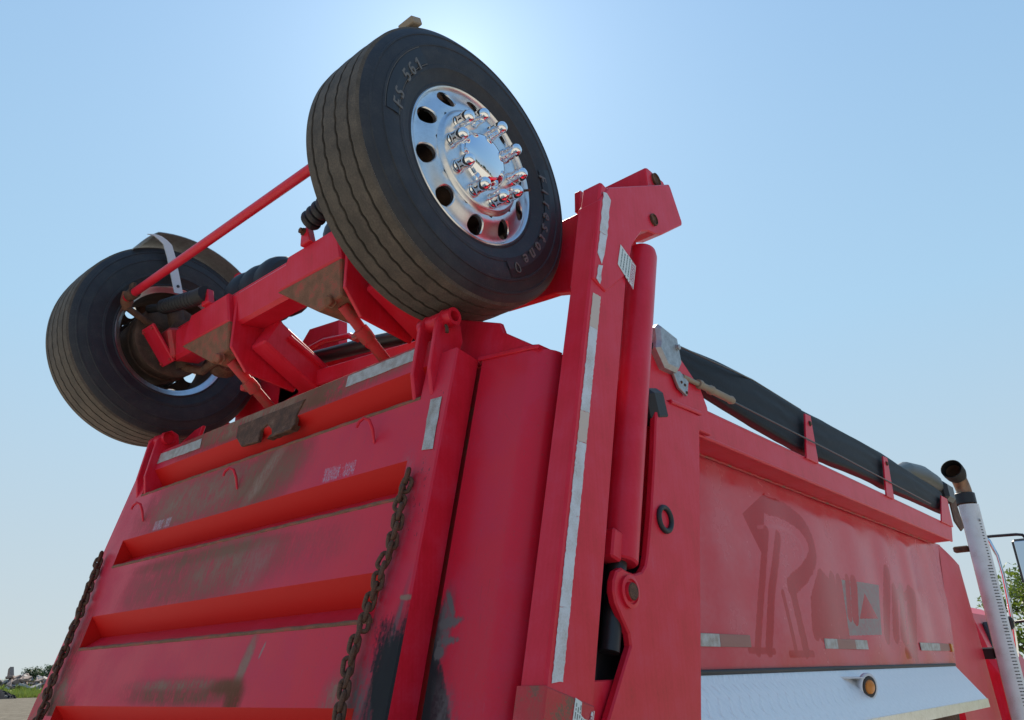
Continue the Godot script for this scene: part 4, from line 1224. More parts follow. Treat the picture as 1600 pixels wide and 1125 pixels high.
func rib_profile() -> Array:
	# tyre from the inner bead over the tread to the outer bead; grooves are real. Returns [profile, zigzag]
	var pf := []
	var zg := []
	var half := [[0.286, 0.108], [0.293, 0.117], [0.305, 0.123], [0.312, 0.1215], [0.330, 0.130], [0.352, 0.1365], [0.354, 0.1385], [0.366, 0.1395], [0.368, 0.1380], [0.400, 0.1435], [0.432, 0.1435], [0.434, 0.1455], [0.441, 0.1452], [0.443, 0.1420], [0.462, 0.1385], [0.478, 0.1345], [0.480, 0.1365], [0.486, 0.1350], [0.488, 0.1315], [0.500, 0.1265], [0.511, 0.1180]]
	for e in half:
		pf.append(Vector2(e[0], -e[1]))
		zg.append(0.0)
	var y := -0.112
	for c: float in [-0.080, -0.028, 0.028, 0.080]:
		var zz := 0.0017 if absf(c) < 0.05 else 0.0008
		var crown := 0.525 - 0.35 * c * c
		pf.append(Vector2(0.525 - 0.35 * y * y - 0.001, y))
		zg.append(0.0 if y < -0.1 else zz)
		for o in [[-0.0045, 0.0], [-0.003, -0.012], [0.003, -0.012], [0.0045, 0.0]]:
			pf.append(Vector2(crown + o[1], c + o[0]))
			zg.append(zz)
		y = c + 0.009
	pf.append(Vector2(0.5205, 0.112))
	zg.append(0.0)
	half.reverse()
	for e in half:
		pf.append(Vector2(e[0], e[1]))
		zg.append(0.0)
	return [pf, zg]

func make_wheel(at: Vector3, turn: float, lettering: bool, hub: bool) -> Node3D:
	var w := group_node(truck, "wheel", at)
	w.rotation.y = turn
	var rp := rib_profile()
	var pf: Array = rp[0]
	var zg: Array = rp[1]
	var f := Transform3D.IDENTITY
	var b := MB.new()
	b.lathe(pf.slice(0, 21), f, 120)
	b.lathe(pf.slice(pf.size() - 21), f, 120)
	var ty := put(w, "tyre", b, M.rubber)
	b = MB.new()
	b.lathe(pf.slice(20, pf.size() - 20), f, 236, 0.0, TAU, zg.slice(20, zg.size() - 20))
	put(w, "tread", b, M.dusty_rubber)
	if lettering:
		for e in [[0.374, -93, -44], [0.366, 66, 159]]:
			b = MB.new()
			arc_plate(b, e[0], 0.428, e[1], e[2], 0.0022)
			put(w, "lettering_band", b, M.smooth_rubber)
		b = MB.new()
		text_arc(b, "FS 561", 0.382, -87, -52, 0.042, 0.002)
		text_arc(b, "Firestone", 0.376, 72, 141, 0.042, 0.002)
		# the shield mark after the name
		var a := deg_to_rad(152)
		var up := Vector3(0, cos(a), -sin(a))
		var rt := Vector3(0, -sin(a), -cos(a))
		var sh := []
		for k in 20:
			var t := TAU * k / 20
			sh.append(Vector3(side_x(0.4) + 0.003, 0, 0) + up * (0.395 + 0.018 * cos(t)) + rt * (0.012 * sin(t) * (1.0 + 0.4 * cos(t))))
		b.tube(sh, 0.0022, 5, true)
		for r: float in [0.432, 0.371]:
			var arc := []
			for k in 40:
				var q := deg_to_rad(-93.0 + 49.0 * k / 39.0)
				arc.append(Vector3(side_x(r) + 0.001, r * cos(q), -r * sin(q)))
			b.tube(arc, 0.0016, 4)
		put(w, "lettering", b, M.raised_rubber)
	# rim: barrel and lips
	b = MB.new()
	b.lathe([Vector2(0.270, -0.104), Vector2(0.282, -0.110), Vector2(0.292, -0.118), Vector2(0.300, -0.121), Vector2(0.302, -0.114), Vector2(0.292, -0.100), Vector2(0.280, -0.09), Vector2(0.276, 0.08), Vector2(0.290, 0.106), Vector2(0.302, 0.114), Vector2(0.302, 0.120), Vector2(0.297, 0.1235), Vector2(0.291, 0.1205), Vector2(0.2865, 0.112)], f, 96)
	b.lathe([Vector2(0.2865, 0.112), Vector2(0.2865, 0.100)], f, 96)
	var rim := put(w, "rim", b, M.polished_aluminium)
	b = MB.new()
	b.lathe([Vector2(0.268, -0.104), Vector2(0.262, -0.02), Vector2(0.262, 0.09)], f, 96)
	put(w, "rim_barrel", b, M.rusty_drum if hub else M.polished_aluminium)
	# disc with ten round hand holes; each tenth maps the hole onto its sector
	var dx := func(r: float) -> float:
		return lerpf(0.136, 0.112, smoothstep(0.205, 0.285, r))
	for face in [[0.0, "disc", "polished_aluminium"], [-0.014, "disc_back", "rusty_drum"]]:
		b = MB.new()
		var off: float = face[0]
		for k in 10:
			var ac := deg_to_rad(36.0 * k)
			var rc := 0.2465
			var hole := []
			var edge := []
			var m := 40
			for i in m:
				var t := TAU * i / m
				var rr := rc + 0.0335 * cos(t)
				var aa := ac + 0.0335 * sin(t) / rc
				hole.append(Vector2(rr, aa))
				var cx := cos(t)
				var sx := sin(t)
				var sc := minf((0.2865 - rc if cx > 0 else rc - 0.200) / maxf(absf(cx), 1e-5), deg_to_rad(18.0) * rc / maxf(absf(sx), 1e-5))
				edge.append(Vector2(rc + cx * sc, ac + sx * sc / rc))
			for i in m:
				var j := (i + 1) % m
				var rings := []
				for q in [i, j]:
					var row := []
					for u: float in [0.0, 0.08, 0.5, 1.0]:
						var pp: Vector2 = hole[q].lerp(edge[q], u)
						var roll := 0.004 * pow(1.0 - minf(u / 0.08, 1.0), 2.0)
						row.append([Vector3(dx.call(pp.x) + off - (roll if off == 0.0 else 0.0), pp.x * cos(pp.y), -pp.x * sin(pp.y)), pp.x, pp.y])
					rings.append(row)
				for u in 3:
					var q := [rings[0][u], rings[1][u], rings[1][u + 1], rings[0][u + 1]]
					var ns := []
					for e in q:
						var sl: float = (dx.call(e[1] + 0.002) - dx.call(e[1] - 0.002)) / 0.004
						ns.append(Vector3(1, -sl * cos(e[2]), sl * sin(e[2])).normalized())
					if u == 0 and off == 0.0:
						b.quad(q[0][0], q[1][0], q[2][0], q[3][0], Vector3.RIGHT)
					else:
						b.t(q[0][0], q[1][0], q[2][0], ns[0], ns[1], ns[2])
						b.t(q[0][0], q[2][0], q[3][0], ns[0], ns[2], ns[3])
				if off == 0.0:
					var p0: Vector3 = rings[0][0][0]
					var p1: Vector3 = rings[1][0][0]
					var mid := Vector3(0, rc * cos(ac), -rc * sin(ac))
					b.quad(p0, p1, p1 + Vector3(-0.012, 0, 0), p0 + Vector3(-0.012, 0, 0), mid - Vector3(0, p0.y, p0.z))
		put(w, face[1], b, M[face[2]])
	b = MB.new()
	b.lathe([Vector2(0.262, 0.09), Vector2(0.275, 0.1), Vector2(0.2865, 0.100)], f, 96)
	put(w, "disc_weld", b, M.rusty_drum)
	b = MB.new()
	b.lathe([Vector2(0.2005, 0.1358), Vector2(0.194, 0.139), Vector2(0.190, 0.146), Vector2(0.186, 0.1495), Vector2(0.180, 0.150), Vector2(0.108, 0.150), Vector2(0.105, 0.146), Vector2(0.105, 0.10)], f, 80)
	put(w, "hub_flange", b, M.polished_aluminium)
	var nut := MB.new()
	nut.lathe([Vector2(0.0255, 0.0), Vector2(0.0255, 0.006), Vector2(0.023, 0.011), Vector2(0.0220, 0.013), Vector2(0.0215, 0.024), Vector2(0.0222, 0.028), Vector2(0.0222, 0.038), Vector2(0.0210, 0.046), Vector2(0.0180, 0.053), Vector2(0.013, 0.058), Vector2(0.006, 0.0605), Vector2(0, 0.061)], f, 20)
	var nm := nut.mesh()
	for k in 10:
		var a := deg_to_rad(18.0 + 36.0 * k)
		shared(w, "lug_nut", nm, M.chrome, Transform3D(Basis().scaled(Vector3(1.12, 1.08, 1.08)), Vector3(0.150, 0.1515 * cos(a), -0.1515 * sin(a))))
	b = MB.new()
	var cap := [Vector2(0.107, 0.149), Vector2(0.107, 0.156), Vector2(0.102, 0.160)]
	for k in 11:
		var t := k / 10.0
		cap.append(Vector2(0.100 * cos(t * PI / 2), 0.160 + 0.036 * sin(t * PI / 2)))
	b.lathe(cap, f, 64)
	put(w, "hub_cap", b, M.chrome)
	# brake drum and backing plate on the inner side
	b = MB.new()
	b.lathe([Vector2(0.0, -0.128), Vector2(0.06, -0.128), Vector2(0.065, -0.120), Vector2(0.12, -0.112), Vector2(0.17, -0.110), Vector2(0.186, -0.114), Vector2(0.196, -0.110), Vector2(0.198, -0.085), Vector2(0.192, -0.082), Vector2(0.192, -0.04), Vector2(0.197, -0.036), Vector2(0.197, 0.0), Vector2(0.190, 0.03), Vector2(0.185, 0.10), Vector2(0.150, 0.118)], f, 64)
	put(w, "brake_drum", b, M.rusty_drum)
	if lettering:
		b = MB.new()
		b.lathe([Vector2(0.19, -0.088), Vector2(0.262, -0.088), Vector2(0.262, -0.082), Vector2(0.19, -0.082)], f, 48)
		put(w, "dust_shield", b, M.rusty_drum)
		b = MB.new()
		var a := deg_to_rad(85)
		var p := Vector3(0.125, 0.262 * cos(a), -0.262 * sin(a))
		b.tube([p + Vector3(-0.02, 0, 0), p + Vector3(0.01, -0.006, 0.004), p + Vector3(0.035, -0.022, 0.012)], 0.005, 8)
		put(w, "valve_stem", b, M.rusty_steel)
	return w

func bellows(parent: Node, called: String, a: Vector3, c: Vector3, r0: float, r1: float, n: int, m: Material) -> void:
	var pf := [Vector2(0, 0)]
	var ln := a.distance_to(c)
	for i in n:
		var o := ln * i / n
		var st := ln / n
		pf.append_array([Vector2(r0, o + st * 0.02), Vector2(lerpf(r0, r1, 0.7), o + st * 0.15), Vector2(r1, o + st * 0.38), Vector2(r1, o + st * 0.62), Vector2(lerpf(r0, r1, 0.7), o + st * 0.85), Vector2(r0, o + st * 0.98)])
	pf.append(Vector2(0, ln))
	var b := MB.new()
	b.lathe(pf, axis_frame(a, c - a), 24)
	put(parent, called, b, m)

func make_axle() -> void:
	var g := group_node(truck, "trailing_axle")
	tag(g, "red trailing axle folded up above the tailgate")
	# main beam, its section tipped a little forward
	var b := MB.new()
	b.bar(Vector3(-0.97, 3.268, -0.296), Vector3(0.90, 3.268, -0.296), 0.15, 0.165, Vector3(0, 1, 0.14).normalized(), 0.016)
	put(g, "axle_beam", b, M.red_paint)
	b = MB.new()
	b.bar(Vector3(-0.97, 3.358, -0.285), Vector3(0.90, 3.358, -0.285), 0.11, 0.014, Vector3(0, 1, 0.14).normalized(), 0.003)
	put(g, "beam_cap", b, M.red_paint)
	# tapered seats that carry the arms
	for e in [[-0.80, -0.36, 0.0], [0.03, 0.47, -0.02]]:
		var x0: float = e[0]
		var x1: float = e[1]
		var sf := Transform3D(Basis(Vector3(1, 0, 0), Vector3(0, 1, 0.10), Vector3(0, 0, 1)), Vector3(0, 0, -0.535))
		b = MB.new()
		b.prism(PackedVector2Array([Vector2(x0, 3.195), Vector2(x0 + 0.08, 3.335), Vector2(x1 - 0.02, 3.335), Vector2(x1, 3.19)]), sf, -0.15, 0.018, 0.008)
		put(g, "beam_seat", b, M.red_paint)
		b = MB.new()
		b.prism(PackedVector2Array([Vector2(x0, 3.1945), Vector2(x1, 3.1895), Vector2(x1, 3.05 + e[2]), Vector2(x1 - 0.15, 3.03 + e[2])]), sf, -0.15, 0.018, 0.006)
		put(g, "seat_foot", b, M.caked_mud)
		b = MB.new()
		b.plate([[3.335, -0.215], [3.31, -0.42], [3.20, -0.52], [3.06, -0.62], [2.93, -0.56], [2.96, -0.30], [3.06, -0.215]], x1 + 0.004, x1 + 0.022, 0.003)
		put(g, "hanger_plate", b, M.red_paint)
		bolt(g, Vector3(x1 + 0.022, 3.10, -0.36), Vector3(1, 0, 0), 0.026, 0.025, M.red_paint)
		bolt(g, Vector3(x1 + 0.022, 3.13, -0.48), Vector3(1, 0, 0), 0.020, 0.02, M.red_paint)
	# arms from the beam forward over the body
	for x: float in [-0.27, 0.56]:
		b = MB.new()
		b.bar(Vector3(x, 3.14, -0.335), Vector3(x, 2.62, -1.34), 0.12, 0.15, Vector3.UP, 0.01)
		put(g, "frame_arm", b, M.red_paint)
		b = MB.new()
		b.bar(Vector3(x + 0.005, 3.13, -0.42), Vector3(x + 0.005, 2.92, -0.88), 0.15, 0.02, Vector3.UP, 0.004)
		put(g, "arm_flange", b, M.red_paint)
		bolt(g, Vector3(x - 0.16, 3.03, -0.22), Vector3(0.3, -0.35, 1), 0.022, 0.03, M.caked_mud)
		b = MB.new()
		b.tube([Vector3(x - 0.14, 3.02, -0.26), Vector3(x - 0.14, 2.63, -0.78)], 0.024, 12)
		put(g, "torque_rod", b, M.muddy_red)
		b = MB.new()
		b.lathe([Vector2(0.0, -0.03), Vector2(0.031, -0.03), Vector2(0.033, 0), Vector2(0.031, 0.03), Vector2(0, 0.03)], axis_frame(Vector3(x - 0.14, 2.93, -0.375), Vector3(0, -0.39, -0.52)), 14)
		b.box(Vector3(x - 0.175, 2.93, -0.37), Vector3(0.05, 0.03, 0.04), 0.006)
		put(g, "rod_clamp", b, M.muddy_red)
		b = MB.new()
		b.box(Vector3(x + 0.02, 2.86, -0.62), Vector3(0.17, 0.07, 0.06), 0.008)
		put(g, "clamp_block", b, M.caked_mud)
	b = MB.new()
	b.tube([Vector3(-1.30, 2.60, -1.32), Vector3(1.30, 2.60, -1.32)], 0.07, 16)
	put(g, "cross_tube", b, M.red_paint)
	b = MB.new()
	b.bar(Vector3(-0.95, 3.16, -0.92), Vector3(0.5, 3.10, -0.92), 0.14, 0.20, Vector3.UP, 0.01)
	put(g, "cross_member", b, M.red_paint)
	b = MB.new()
	b.prism(PackedVector2Array([Vector2(-0.80, 3.26), Vector2(-0.62, 3.43), Vector2(-0.36, 3.40), Vector2(-0.34, 3.20), Vector2(-0.8, 3.2)]), Transform3D(), -0.86, -0.80, 0.004)
	put(g, "pad_plate", b, M.red_paint)
	b = MB.new()
	b.bar(Vector3(-0.24, 2.98, -0.62), Vector3(0.46, 2.94, -0.66), 0.06, 0.08, Vector3.UP, 0.006)
	put(g, "stay_bar", b, M.red_paint)
	b = MB.new()
	b.tube([Vector3(-0.39, 3.14, -0.66), Vector3(0.10, 3.10, -0.70), Vector3(0.46, 3.05, -0.72)], 0.036, 10)
	put(g, "brake_line_sleeve", b, M.dark_steel)
	b = MB.new()
	b.tube([Vector3(-0.60, 3.24, -0.72), Vector3(-0.35, 3.25, -0.72), Vector3(-0.12, 3.20, -0.70), Vector3(0.2, 3.0, -0.66)], 0.016, 8)
	put(g, "air_line", b, M.red_paint)
	# air springs ahead of the beam
	for e in [[-0.70, -0.24], [0.12, 0.58]]:
		bellows(g, "air_spring", Vector3(e[0] + 0.06, 3.455, -0.43), Vector3(e[1], 3.43, -0.43), 0.12, 0.15, 3, M.black_rubber)
	b = MB.new()
	b.prism(PackedVector2Array([Vector2(-0.94, 3.44), Vector2(-0.75, 3.66), Vector2(-0.715, 3.66), Vector2(-0.70, 3.36), Vector2(-0.92, 3.36)]), Transform3D(), -0.45, -0.40, 0.004)
	put(g, "spring_bracket", b, M.red_paint)
	# tie rod with clamps and ball ends
	b = MB.new()
	b.tube([Vector3(-1.06, 3.482, 0.0), Vector3(0.86, 3.482, 0.0)], 0.021, 16)
	put(g, "tie_rod", b, M.red_paint)
	for e in [[-1.0, -1], [0.80, 1]]:
		b = MB.new()
		b.tube([Vector3(e[0] - 0.03, 3.482, 0.0), Vector3(e[0] + 0.03, 3.482, 0.0)], 0.030, 14)
		b.box(Vector3(e[0], 3.52, 0.005), Vector3(0.045, 0.04, 0.02), 0.004)
		put(g, "rod_clamp", b, M.rusty_steel)
		b = MB.new()
		b.lathe([Vector2(0, -0.05), Vector2(0.018, -0.048), Vector2(0.026, -0.03), Vector2(0.034, 0.0), Vector2(0.026, 0.028), Vector2(0.018, 0.05), Vector2(0, 0.052)], axis_frame(Vector3(e[0] + 0.085 * e[1], 3.475, -0.01), Vector3(0.2, 1, 0.3)), 14)
		put(g, "ball_joint", b, M.caked_mud)
		b = MB.new()
		b.tube([Vector3(e[0] + 0.085 * e[1], 3.44, -0.02), Vector3(e[0] + 0.07 * e[1], 3.40, -0.10), Vector3(e[0] + 0.09 * e[1], 3.37, -0.22)], [0.016, 0.018, 0.024], 10)
		put(g, "steering_arm", b, M.rusty_steel)
	# centring springs in ribbed boots
	bellows(g, "spring_boot", Vector3(-0.97, 3.452, -0.15), Vector3(-0.62, 3.385, -0.155), 0.030, 0.040, 11, M.black_rubber)
	b = MB.new()
	b.tube([Vector3(-1.09, 3.475, -0.13), Vector3(-0.96, 3.45, -0.15)], 0.022, 10)
	b.tube([Vector3(-0.64, 3.39, -0.155), Vector3(-0.55, 3.385, -0.16)], 0.038, 12)
	put(g, "spring_end", b, M.black_rubber)
	bellows(g, "spring_boot", Vector3(0.285, 3.415, -0.16), Vector3(0.66, 3.50, -0.15), 0.034, 0.046, 11, M.black_rubber)
	for e in [[-0.565, 3.36], [0.245, 3.36]]:
		b = MB.new()
		b.prism(PackedVector2Array([Vector2(e[0] - 0.02, e[1] - 0.03), Vector2(e[0] + 0.05, e[1] - 0.03), Vector2(e[0] + 0.02, e[1] + 0.05), Vector2(e[0] - 0.02, e[1] + 0.05)]), Transform3D(), -0.165, -0.20, 0.004)
		put(g, "spring_lug", b, M.red_paint)
		bolt(g, Vector3(e[0], e[1] + 0.03, -0.165), Vector3(0, 0, 1), 0.014, 0.02, M.rusty_steel)
	# end plates, kingpins and knuckles
	for s: float in [-1.0, 1.0]:
		var xk := -1.0 if s < 0 else 0.84
		var dirv := Vector3(0, -0.77, -0.63)
		b = MB.new()
		b.bx(Transform3D(Basis(Vector3.RIGHT, dirv, Vector3.RIGHT.cross(dirv)), Vector3(xk, 3.252, -0.17)), Vector3(0.12, 0.215, 0.018), 0.006)
		put(g, "end_plate", b, M.red_paint)
		for q in [[-0.045, 0.09], [0.045, 0.09], [-0.045, -0.09], [0.045, -0.09]]:
			bolt(g, Vector3(xk + q[0], 3.252, -0.17) + dirv * q[1] - Vector3.RIGHT.cross(dirv) * 0.009, -Vector3.RIGHT.cross(dirv), 0.008, 0.008, M.muddy_red)
		b = MB.new()
		b.bx(Transform3D(Basis(Vector3.RIGHT, 0.3), Vector3(xk - s * 0.03, 3.27, -0.245)), Vector3(0.10, 0.16, 0.11), 0.015)
		put(g, "end_block", b, M.muddy_red)
		b = MB.new()
		b.tube([Vector3(xk + s * 0.03, 3.49, -0.235), Vector3(xk + s * 0.03, 3.18, -0.335)], 0.042, 16)
		b.lathe([Vector2(0, 0), Vector2(0.075, 0), Vector2(0.07, 0.05), Vector2(0.05, 0.12), Vector2(0.05, 0.2), Vector2(0, 0.2)], axis_frame(Vector3(xk - s * 0.03, 3.345, -0.283), Vector3(s, 0, 0)), 20)
		put(g, "knuckle", b, M.rusty_drum)
		# brake chamber and slack adjuster under the beam
		b = MB.new()
		b.lathe([Vector2(0, 0), Vector2(0.06, 0), Vector2(0.078, 0.02), Vector2(0.084, 0.05), Vector2(0.078, 0.055), Vector2(0.07, 0.10), Vector2(0, 0.115)], axis_frame(Vector3(xk - s * 0.26, 3.17, -0.42), Vector3(s, 0.05, -0.1)), 20)
		put(g, "brake_chamber", b, M.rusty_steel)
		b = MB.new()
		b.tube([Vector3(xk - s * 0.34, 3.14, -0.34), Vector3(xk - s * 0.12, 3.13, -0.36), Vector3(xk + s * 0.02, 3.18, -0.33)], 0.022, 10)
		put(g, "camshaft", b, M.rusty_steel)
	# fender over the far wheel with its white strap
	var fc := Vector3(0, 3.345, -0.283)
	b = MB.new()
	var outer := []
	for k in 25:
		var a := deg_to_rad(-34.0 + 92.0 * k / 24.0)
		var r := 0.592
		if a < deg_to_rad(-19):
			r -= 0.075 * (deg_to_rad(-19) - a) / deg_to_rad(15)
		outer.append(Vector2(r, a))
	for k in 24:
		var q := []
		for j in [k, k + 1]:
			var p: Vector2 = outer[j]
			for x: float in [-1.045, -1.37]:
				for dr: float in [0.0, 0.004]:
					q.append(fc + Vector3(x, (p.x + dr) * cos(p.y), -(p.x + dr) * sin(p.y)))
		b.hexa([q[0], q[1], q[3], q[2], q[4], q[5], q[7], q[6]])
	put(g, "wheel_fender", b, M.galvanised)
	b = MB.new()
	var strap := [Vector2(0.575, -24.0), Vector2(0.565, -20.5), Vector2(0.545, -18.0), Vector2(0.52, -15.5), Vector2(0.45, -14.0), Vector2(0.245, -9.0)]
	for k in strap.size() - 1:
		var q := []
		for j in [k, k + 1]:
			var a := deg_to_rad(strap[j].y)
			var p := fc + Vector3(-1.035, strap[j].x * cos(a), -strap[j].x * sin(a))
			var tang := Vector3(0, -sin(a), -cos(a)) * (0.024 if j > 1 else 0.02)
			for e in [[-1, 0.0], [1, 0.0], [1, 0.006], [-1, 0.006]]:
				q.append(p + tang * e[0] + Vector3(e[1], 0, 0))
		b.hexa(q)
	put(g, "fender_strap", b, M.white_paint)
	bolt(g, fc + Vector3(-1.03, 0.285 * cos(deg_to_rad(-10)), -0.285 * sin(deg_to_rad(-10))), Vector3(1, 0, 0), 0.009, 0.005, M.dark_steel)
	b = MB.new()
	b.bx(Transform3D(Basis(Vector3.RIGHT, 0.45), Vector3(1.075, 3.825, 0.0)), Vector3(0.075, 0.028, 0.05), 0.004)
	b.bx(Transform3D(Basis(Vector3.RIGHT, 0.45), Vector3(1.0, 3.815, -0.01)), Vector3(0.10, 0.02, 0.03), 0.003)
	put(g, "fender_clip", b, M.cast_tan)
	var w := make_wheel(Vector3(0.983, 3.345, -0.283), 0.0, true, true)
	w.scale = Vector3(1.15, 1.012, 1.012)
	tag(w, "dusty trailing wheel with polished ten-hole rim and chrome hub")
	w = make_wheel(Vector3(-1.226, 3.345, -0.283), PI, false, true)
	w.scale = Vector3(1.12, 1.012, 1.012)
	tag(w, "far trailing wheel seen from its rusty inner side")

func make_front() -> void:
	# exhaust stack with its heat shield, hand rail and mirror beside the cab
	var g := group_node(truck, "exhaust_stack")
	tag(g, "rusty upright exhaust with pale slotted heat shield")
	var ex := Vector3(1.32, 0, -6.28)
	var b := MB.new()
	var p := [ex + Vector3(0, 0.8, 0), ex + Vector3(0, 3.02, 0)]
	for k in 9:
		var a := deg_to_rad(k * 9.5)
		p.append(ex + Vector3(0.01 - 0.02 * k / 8.0, 3.04 + 0.17 * sin(a), 0.17 * (1.0 - cos(a))))
	b.tube(p, 0.062, 24, false, false)
	put(g, "pipe", b, M.burnt_steel)
	var tip: Vector3 = p[-1]
	var td: Vector3 = (p[-1] - p[-2]).normalized()
	b = MB.new()
	b.lathe([Vector2(0.069, -0.10), Vector2(0.084, -0.05), Vector2(0.088, 0.0), Vector2(0.087, 0.05), Vector2(0.082, 0.053), Vector2(0.078, 0.0), Vector2(0.062, -0.12), Vector2(0.0, -0.14)], axis_frame(tip, td), 24)
	put(g, "outlet", b, M.soot_black)
	b = MB.new()
	b.lathe([Vector2(0.080, 0.0), Vector2(0.086, 0.005), Vector2(0.086, 0.09), Vector2(0.08, 0.095)], axis_frame(ex + Vector3(0, 2.93, 0), Vector3.UP), 24)
	put(g, "clamp", b, M.dark_steel)
	b = MB.new()
	b.lathe([Vector2(0.094, 0.0), Vector2(0.094, 2.02), Vector2(0.090, 2.02), Vector2(0.090, 0.0)], axis_frame(ex + Vector3(0, 0.90, 0), Vector3.UP), 40, deg_to_rad(-130), deg_to_rad(28))
	put(g, "heat_shield", b, M.heat_shield_metal)
	b = MB.new()
	var fr := axis_frame(ex + Vector3(0, 0.90, 0), Vector3.UP)
	for i in 74:
		for j in 2:
			var a := deg_to_rad(-58.0 + j * 14.0)
			var o := fr * Vector3(0.06 + i * 0.0248, 0.0935 * cos(a), -0.0935 * sin(a))
			var rad := (fr.basis * Vector3(0, cos(a), -sin(a))).normalized()
			if i > 58 and j == 1:
				continue
			b.bx(Transform3D(Basis(rad.cross(Vector3.UP), Vector3.UP, rad), o), Vector3(0.020, 0.007, 0.004), 0.001)
	var sl := put(g, "vent_slot", b, M.soot_black)
	tag(sl, "", "", "", "stuff")
	for y: float in [1.25, 1.9, 2.78]:
		bolt(g, ex + Vector3(0.082, y, 0.062), Vector3(0.78, 0, 0.62), 0.007, 0.006, M.galvanised)
	b = MB.new()
	b.box(ex + Vector3(-0.13, 1.72, -0.02), Vector3(0.14, 0.09, 0.10), 0.01)
	put(g, "stack_bracket", b, M.dark_steel)
	b = MB.new()
	b.box(ex + Vector3(-0.12, 2.56, 0.0), Vector3(0.12, 0.05, 0.07), 0.01)
	put(g, "stack_bracket", b, M.rusty_steel)
	g = group_node(truck, "hand_rail")
	b = MB.new()
	b.tube([Vector3(1.16, 2.80, -7.2), Vector3(1.22, 2.78, -7.2), Vector3(1.27, 2.72, -7.2), Vector3(1.305, 2.58, -7.2), Vector3(1.31, 2.40, -7.2), Vector3(1.285, 1.95, -7.2), Vector3(1.27, 1.80, -7.2), Vector3(1.255, 1.70, -7.2), Vector3(1.20, 1.66, -7.2), Vector3(1.12, 1.64, -7.2)], 0.017, 12)
	put(g, "bar", b, M.chrome)
	b = MB.new()
	b.box(Vector3(1.25, 1.98, -7.18), Vector3(0.10, 0.11, 0.07), 0.02)
	put(g, "clamp", b, M.dark_steel)
	g = group_node(truck, "door_mirror")
	b = MB.new()
	b.tube([Vector3(1.08, 2.775, -7.3), Vector3(1.30, 2.765, -7.25), Vector3(1.50, 2.75, -7.2), Vector3(1.55, 2.74, -7.2), Vector3(1.57, 2.70, -7.2), Vector3(1.57, 2.2, -7.2), Vector3(1.50, 2.0, -7.2), Vector3(1.10, 1.97, -7.3)], 0.014, 10)
	put(g, "bracket_tube", b, M.dark_steel)
	b = MB.new()
	b.bx(Transform3D(Basis(Vector3.UP, 0.1), Vector3(1.565, 2.50, -7.16)), Vector3(0.22, 0.40, 0.09), 0.03)
	put(g, "housing", b, M.dark_steel)
	b = MB.new()
	b.bx(Transform3D(Basis(Vector3.UP, 0.1), Vector3(1.57, 2.50, -7.11)), Vector3(0.18, 0.35, 0.012), 0.003)
	put(g, "glass", b, M.mirror_glass)
	# cab
	g = group_node(truck, "cab")
	b = MB.new()
	b.prism(PackedVector2Array([Vector2(-1.08, 0.8), Vector2(1.08, 0.8), Vector2(1.12, 1.5), Vector2(1.00, 1.75), Vector2(0.92, 2.1), Vector2(0.75, 2.2), Vector2(-0.75, 2.2), Vector2(-0.92, 2.1), Vector2(-1.00, 1.75), Vector2(-1.12, 1.5)]), Transform3D(Basis(), Vector3(0, 0, 0)), -7.4, -8.9, 0.05)
	put(g, "shell", b, M.red_paint)
	for s: float in [-1.0, 1.0]:
		b = MB.new()
		b.plate([[1.78, -7.65], [2.02, -7.7], [2.02, -8.3], [1.78, -8.55]], s * 0.95, s * 0.998, 0.005)
		put(g, "side_window", b, M.window_glass)
	b = MB.new()
	b.box(Vector3(0, 1.90, -7.398), Vector3(0.9, 0.32, 0.02), 0.005)
	put(g, "rear_window", b, M.window_glass)
	b = MB.new()
	b.prism(PackedVector2Array([Vector2(-0.9, 0.7), Vector2(0.9, 0.7), Vector2(0.85, 1.35), Vector2(0.6, 1.5), Vector2(-0.6, 1.5), Vector2(-0.85, 1.35)]), Transform3D(), -8.9, -10.3, 0.06)
	put(g, "bonnet", b, M.red_paint)
	# chassis and road wheels below the frame
	for s: float in [-1.0, 1.0]:
		b = MB.new()
		b.box(Vector3(s * 0.43, 0.80, -5.2), Vector3(0.09, 0.24, 9.8), 0.01)
		put(truck, "chassis_rail", b, M.dark_steel)
	for z: float in [-1.7, -3.05]:
		b = MB.new()
		b.tube([Vector3(-0.95, 0.52, z), Vector3(0.95, 0.52, z)], 0.09, 14)
		b.lathe([Vector2(0, -0.2), Vector2(0.14, -0.16), Vector2(0.22, 0), Vector2(0.14, 0.16), Vector2(0, 0.2)], axis_frame(Vector3(0, 0.52, z), Vector3(0, 0, 1)), 18)
		put(truck, "drive_axle", b, M.dark_steel)
	b = MB.new()
	b.bar(Vector3(-0.95, 0.50, -9.6), Vector3(0.95, 0.50, -9.6), 0.12, 0.12)
	put(truck, "steer_axle", b, M.dark_steel)
	var first: Node3D = null
	for e in [[0.93, -1.7], [0.93, -3.05], [1.0, -9.6], [-0.93, -1.7], [-0.93, -3.05], [-1.0, -9.6]]:
		if first == null:
			first = make_wheel(Vector3(e[0], 0.524, e[1]), 0.0, false, false)
			first.name = "road_wheel"
		else:
			var c: Node3D = first.duplicate()
			c.name = "road_wheel"
			truck.add_child(c, true)
			c.position = Vector3(e[0], 0.524, e[1])
			c.rotation.y = 0.0 if e[0] > 0 else PI

func struct(called: String, b: MB, m: Material) -> void:
	tag(put(self, called, b, m), "", "", "", "structure")

func rot_rand(r: RandomNumberGenerator) -> Basis:
	return Basis.from_euler(Vector3(r.randf_range(-0.7, 0.7), r.randf() * TAU, r.randf_range(-0.7, 0.7)))

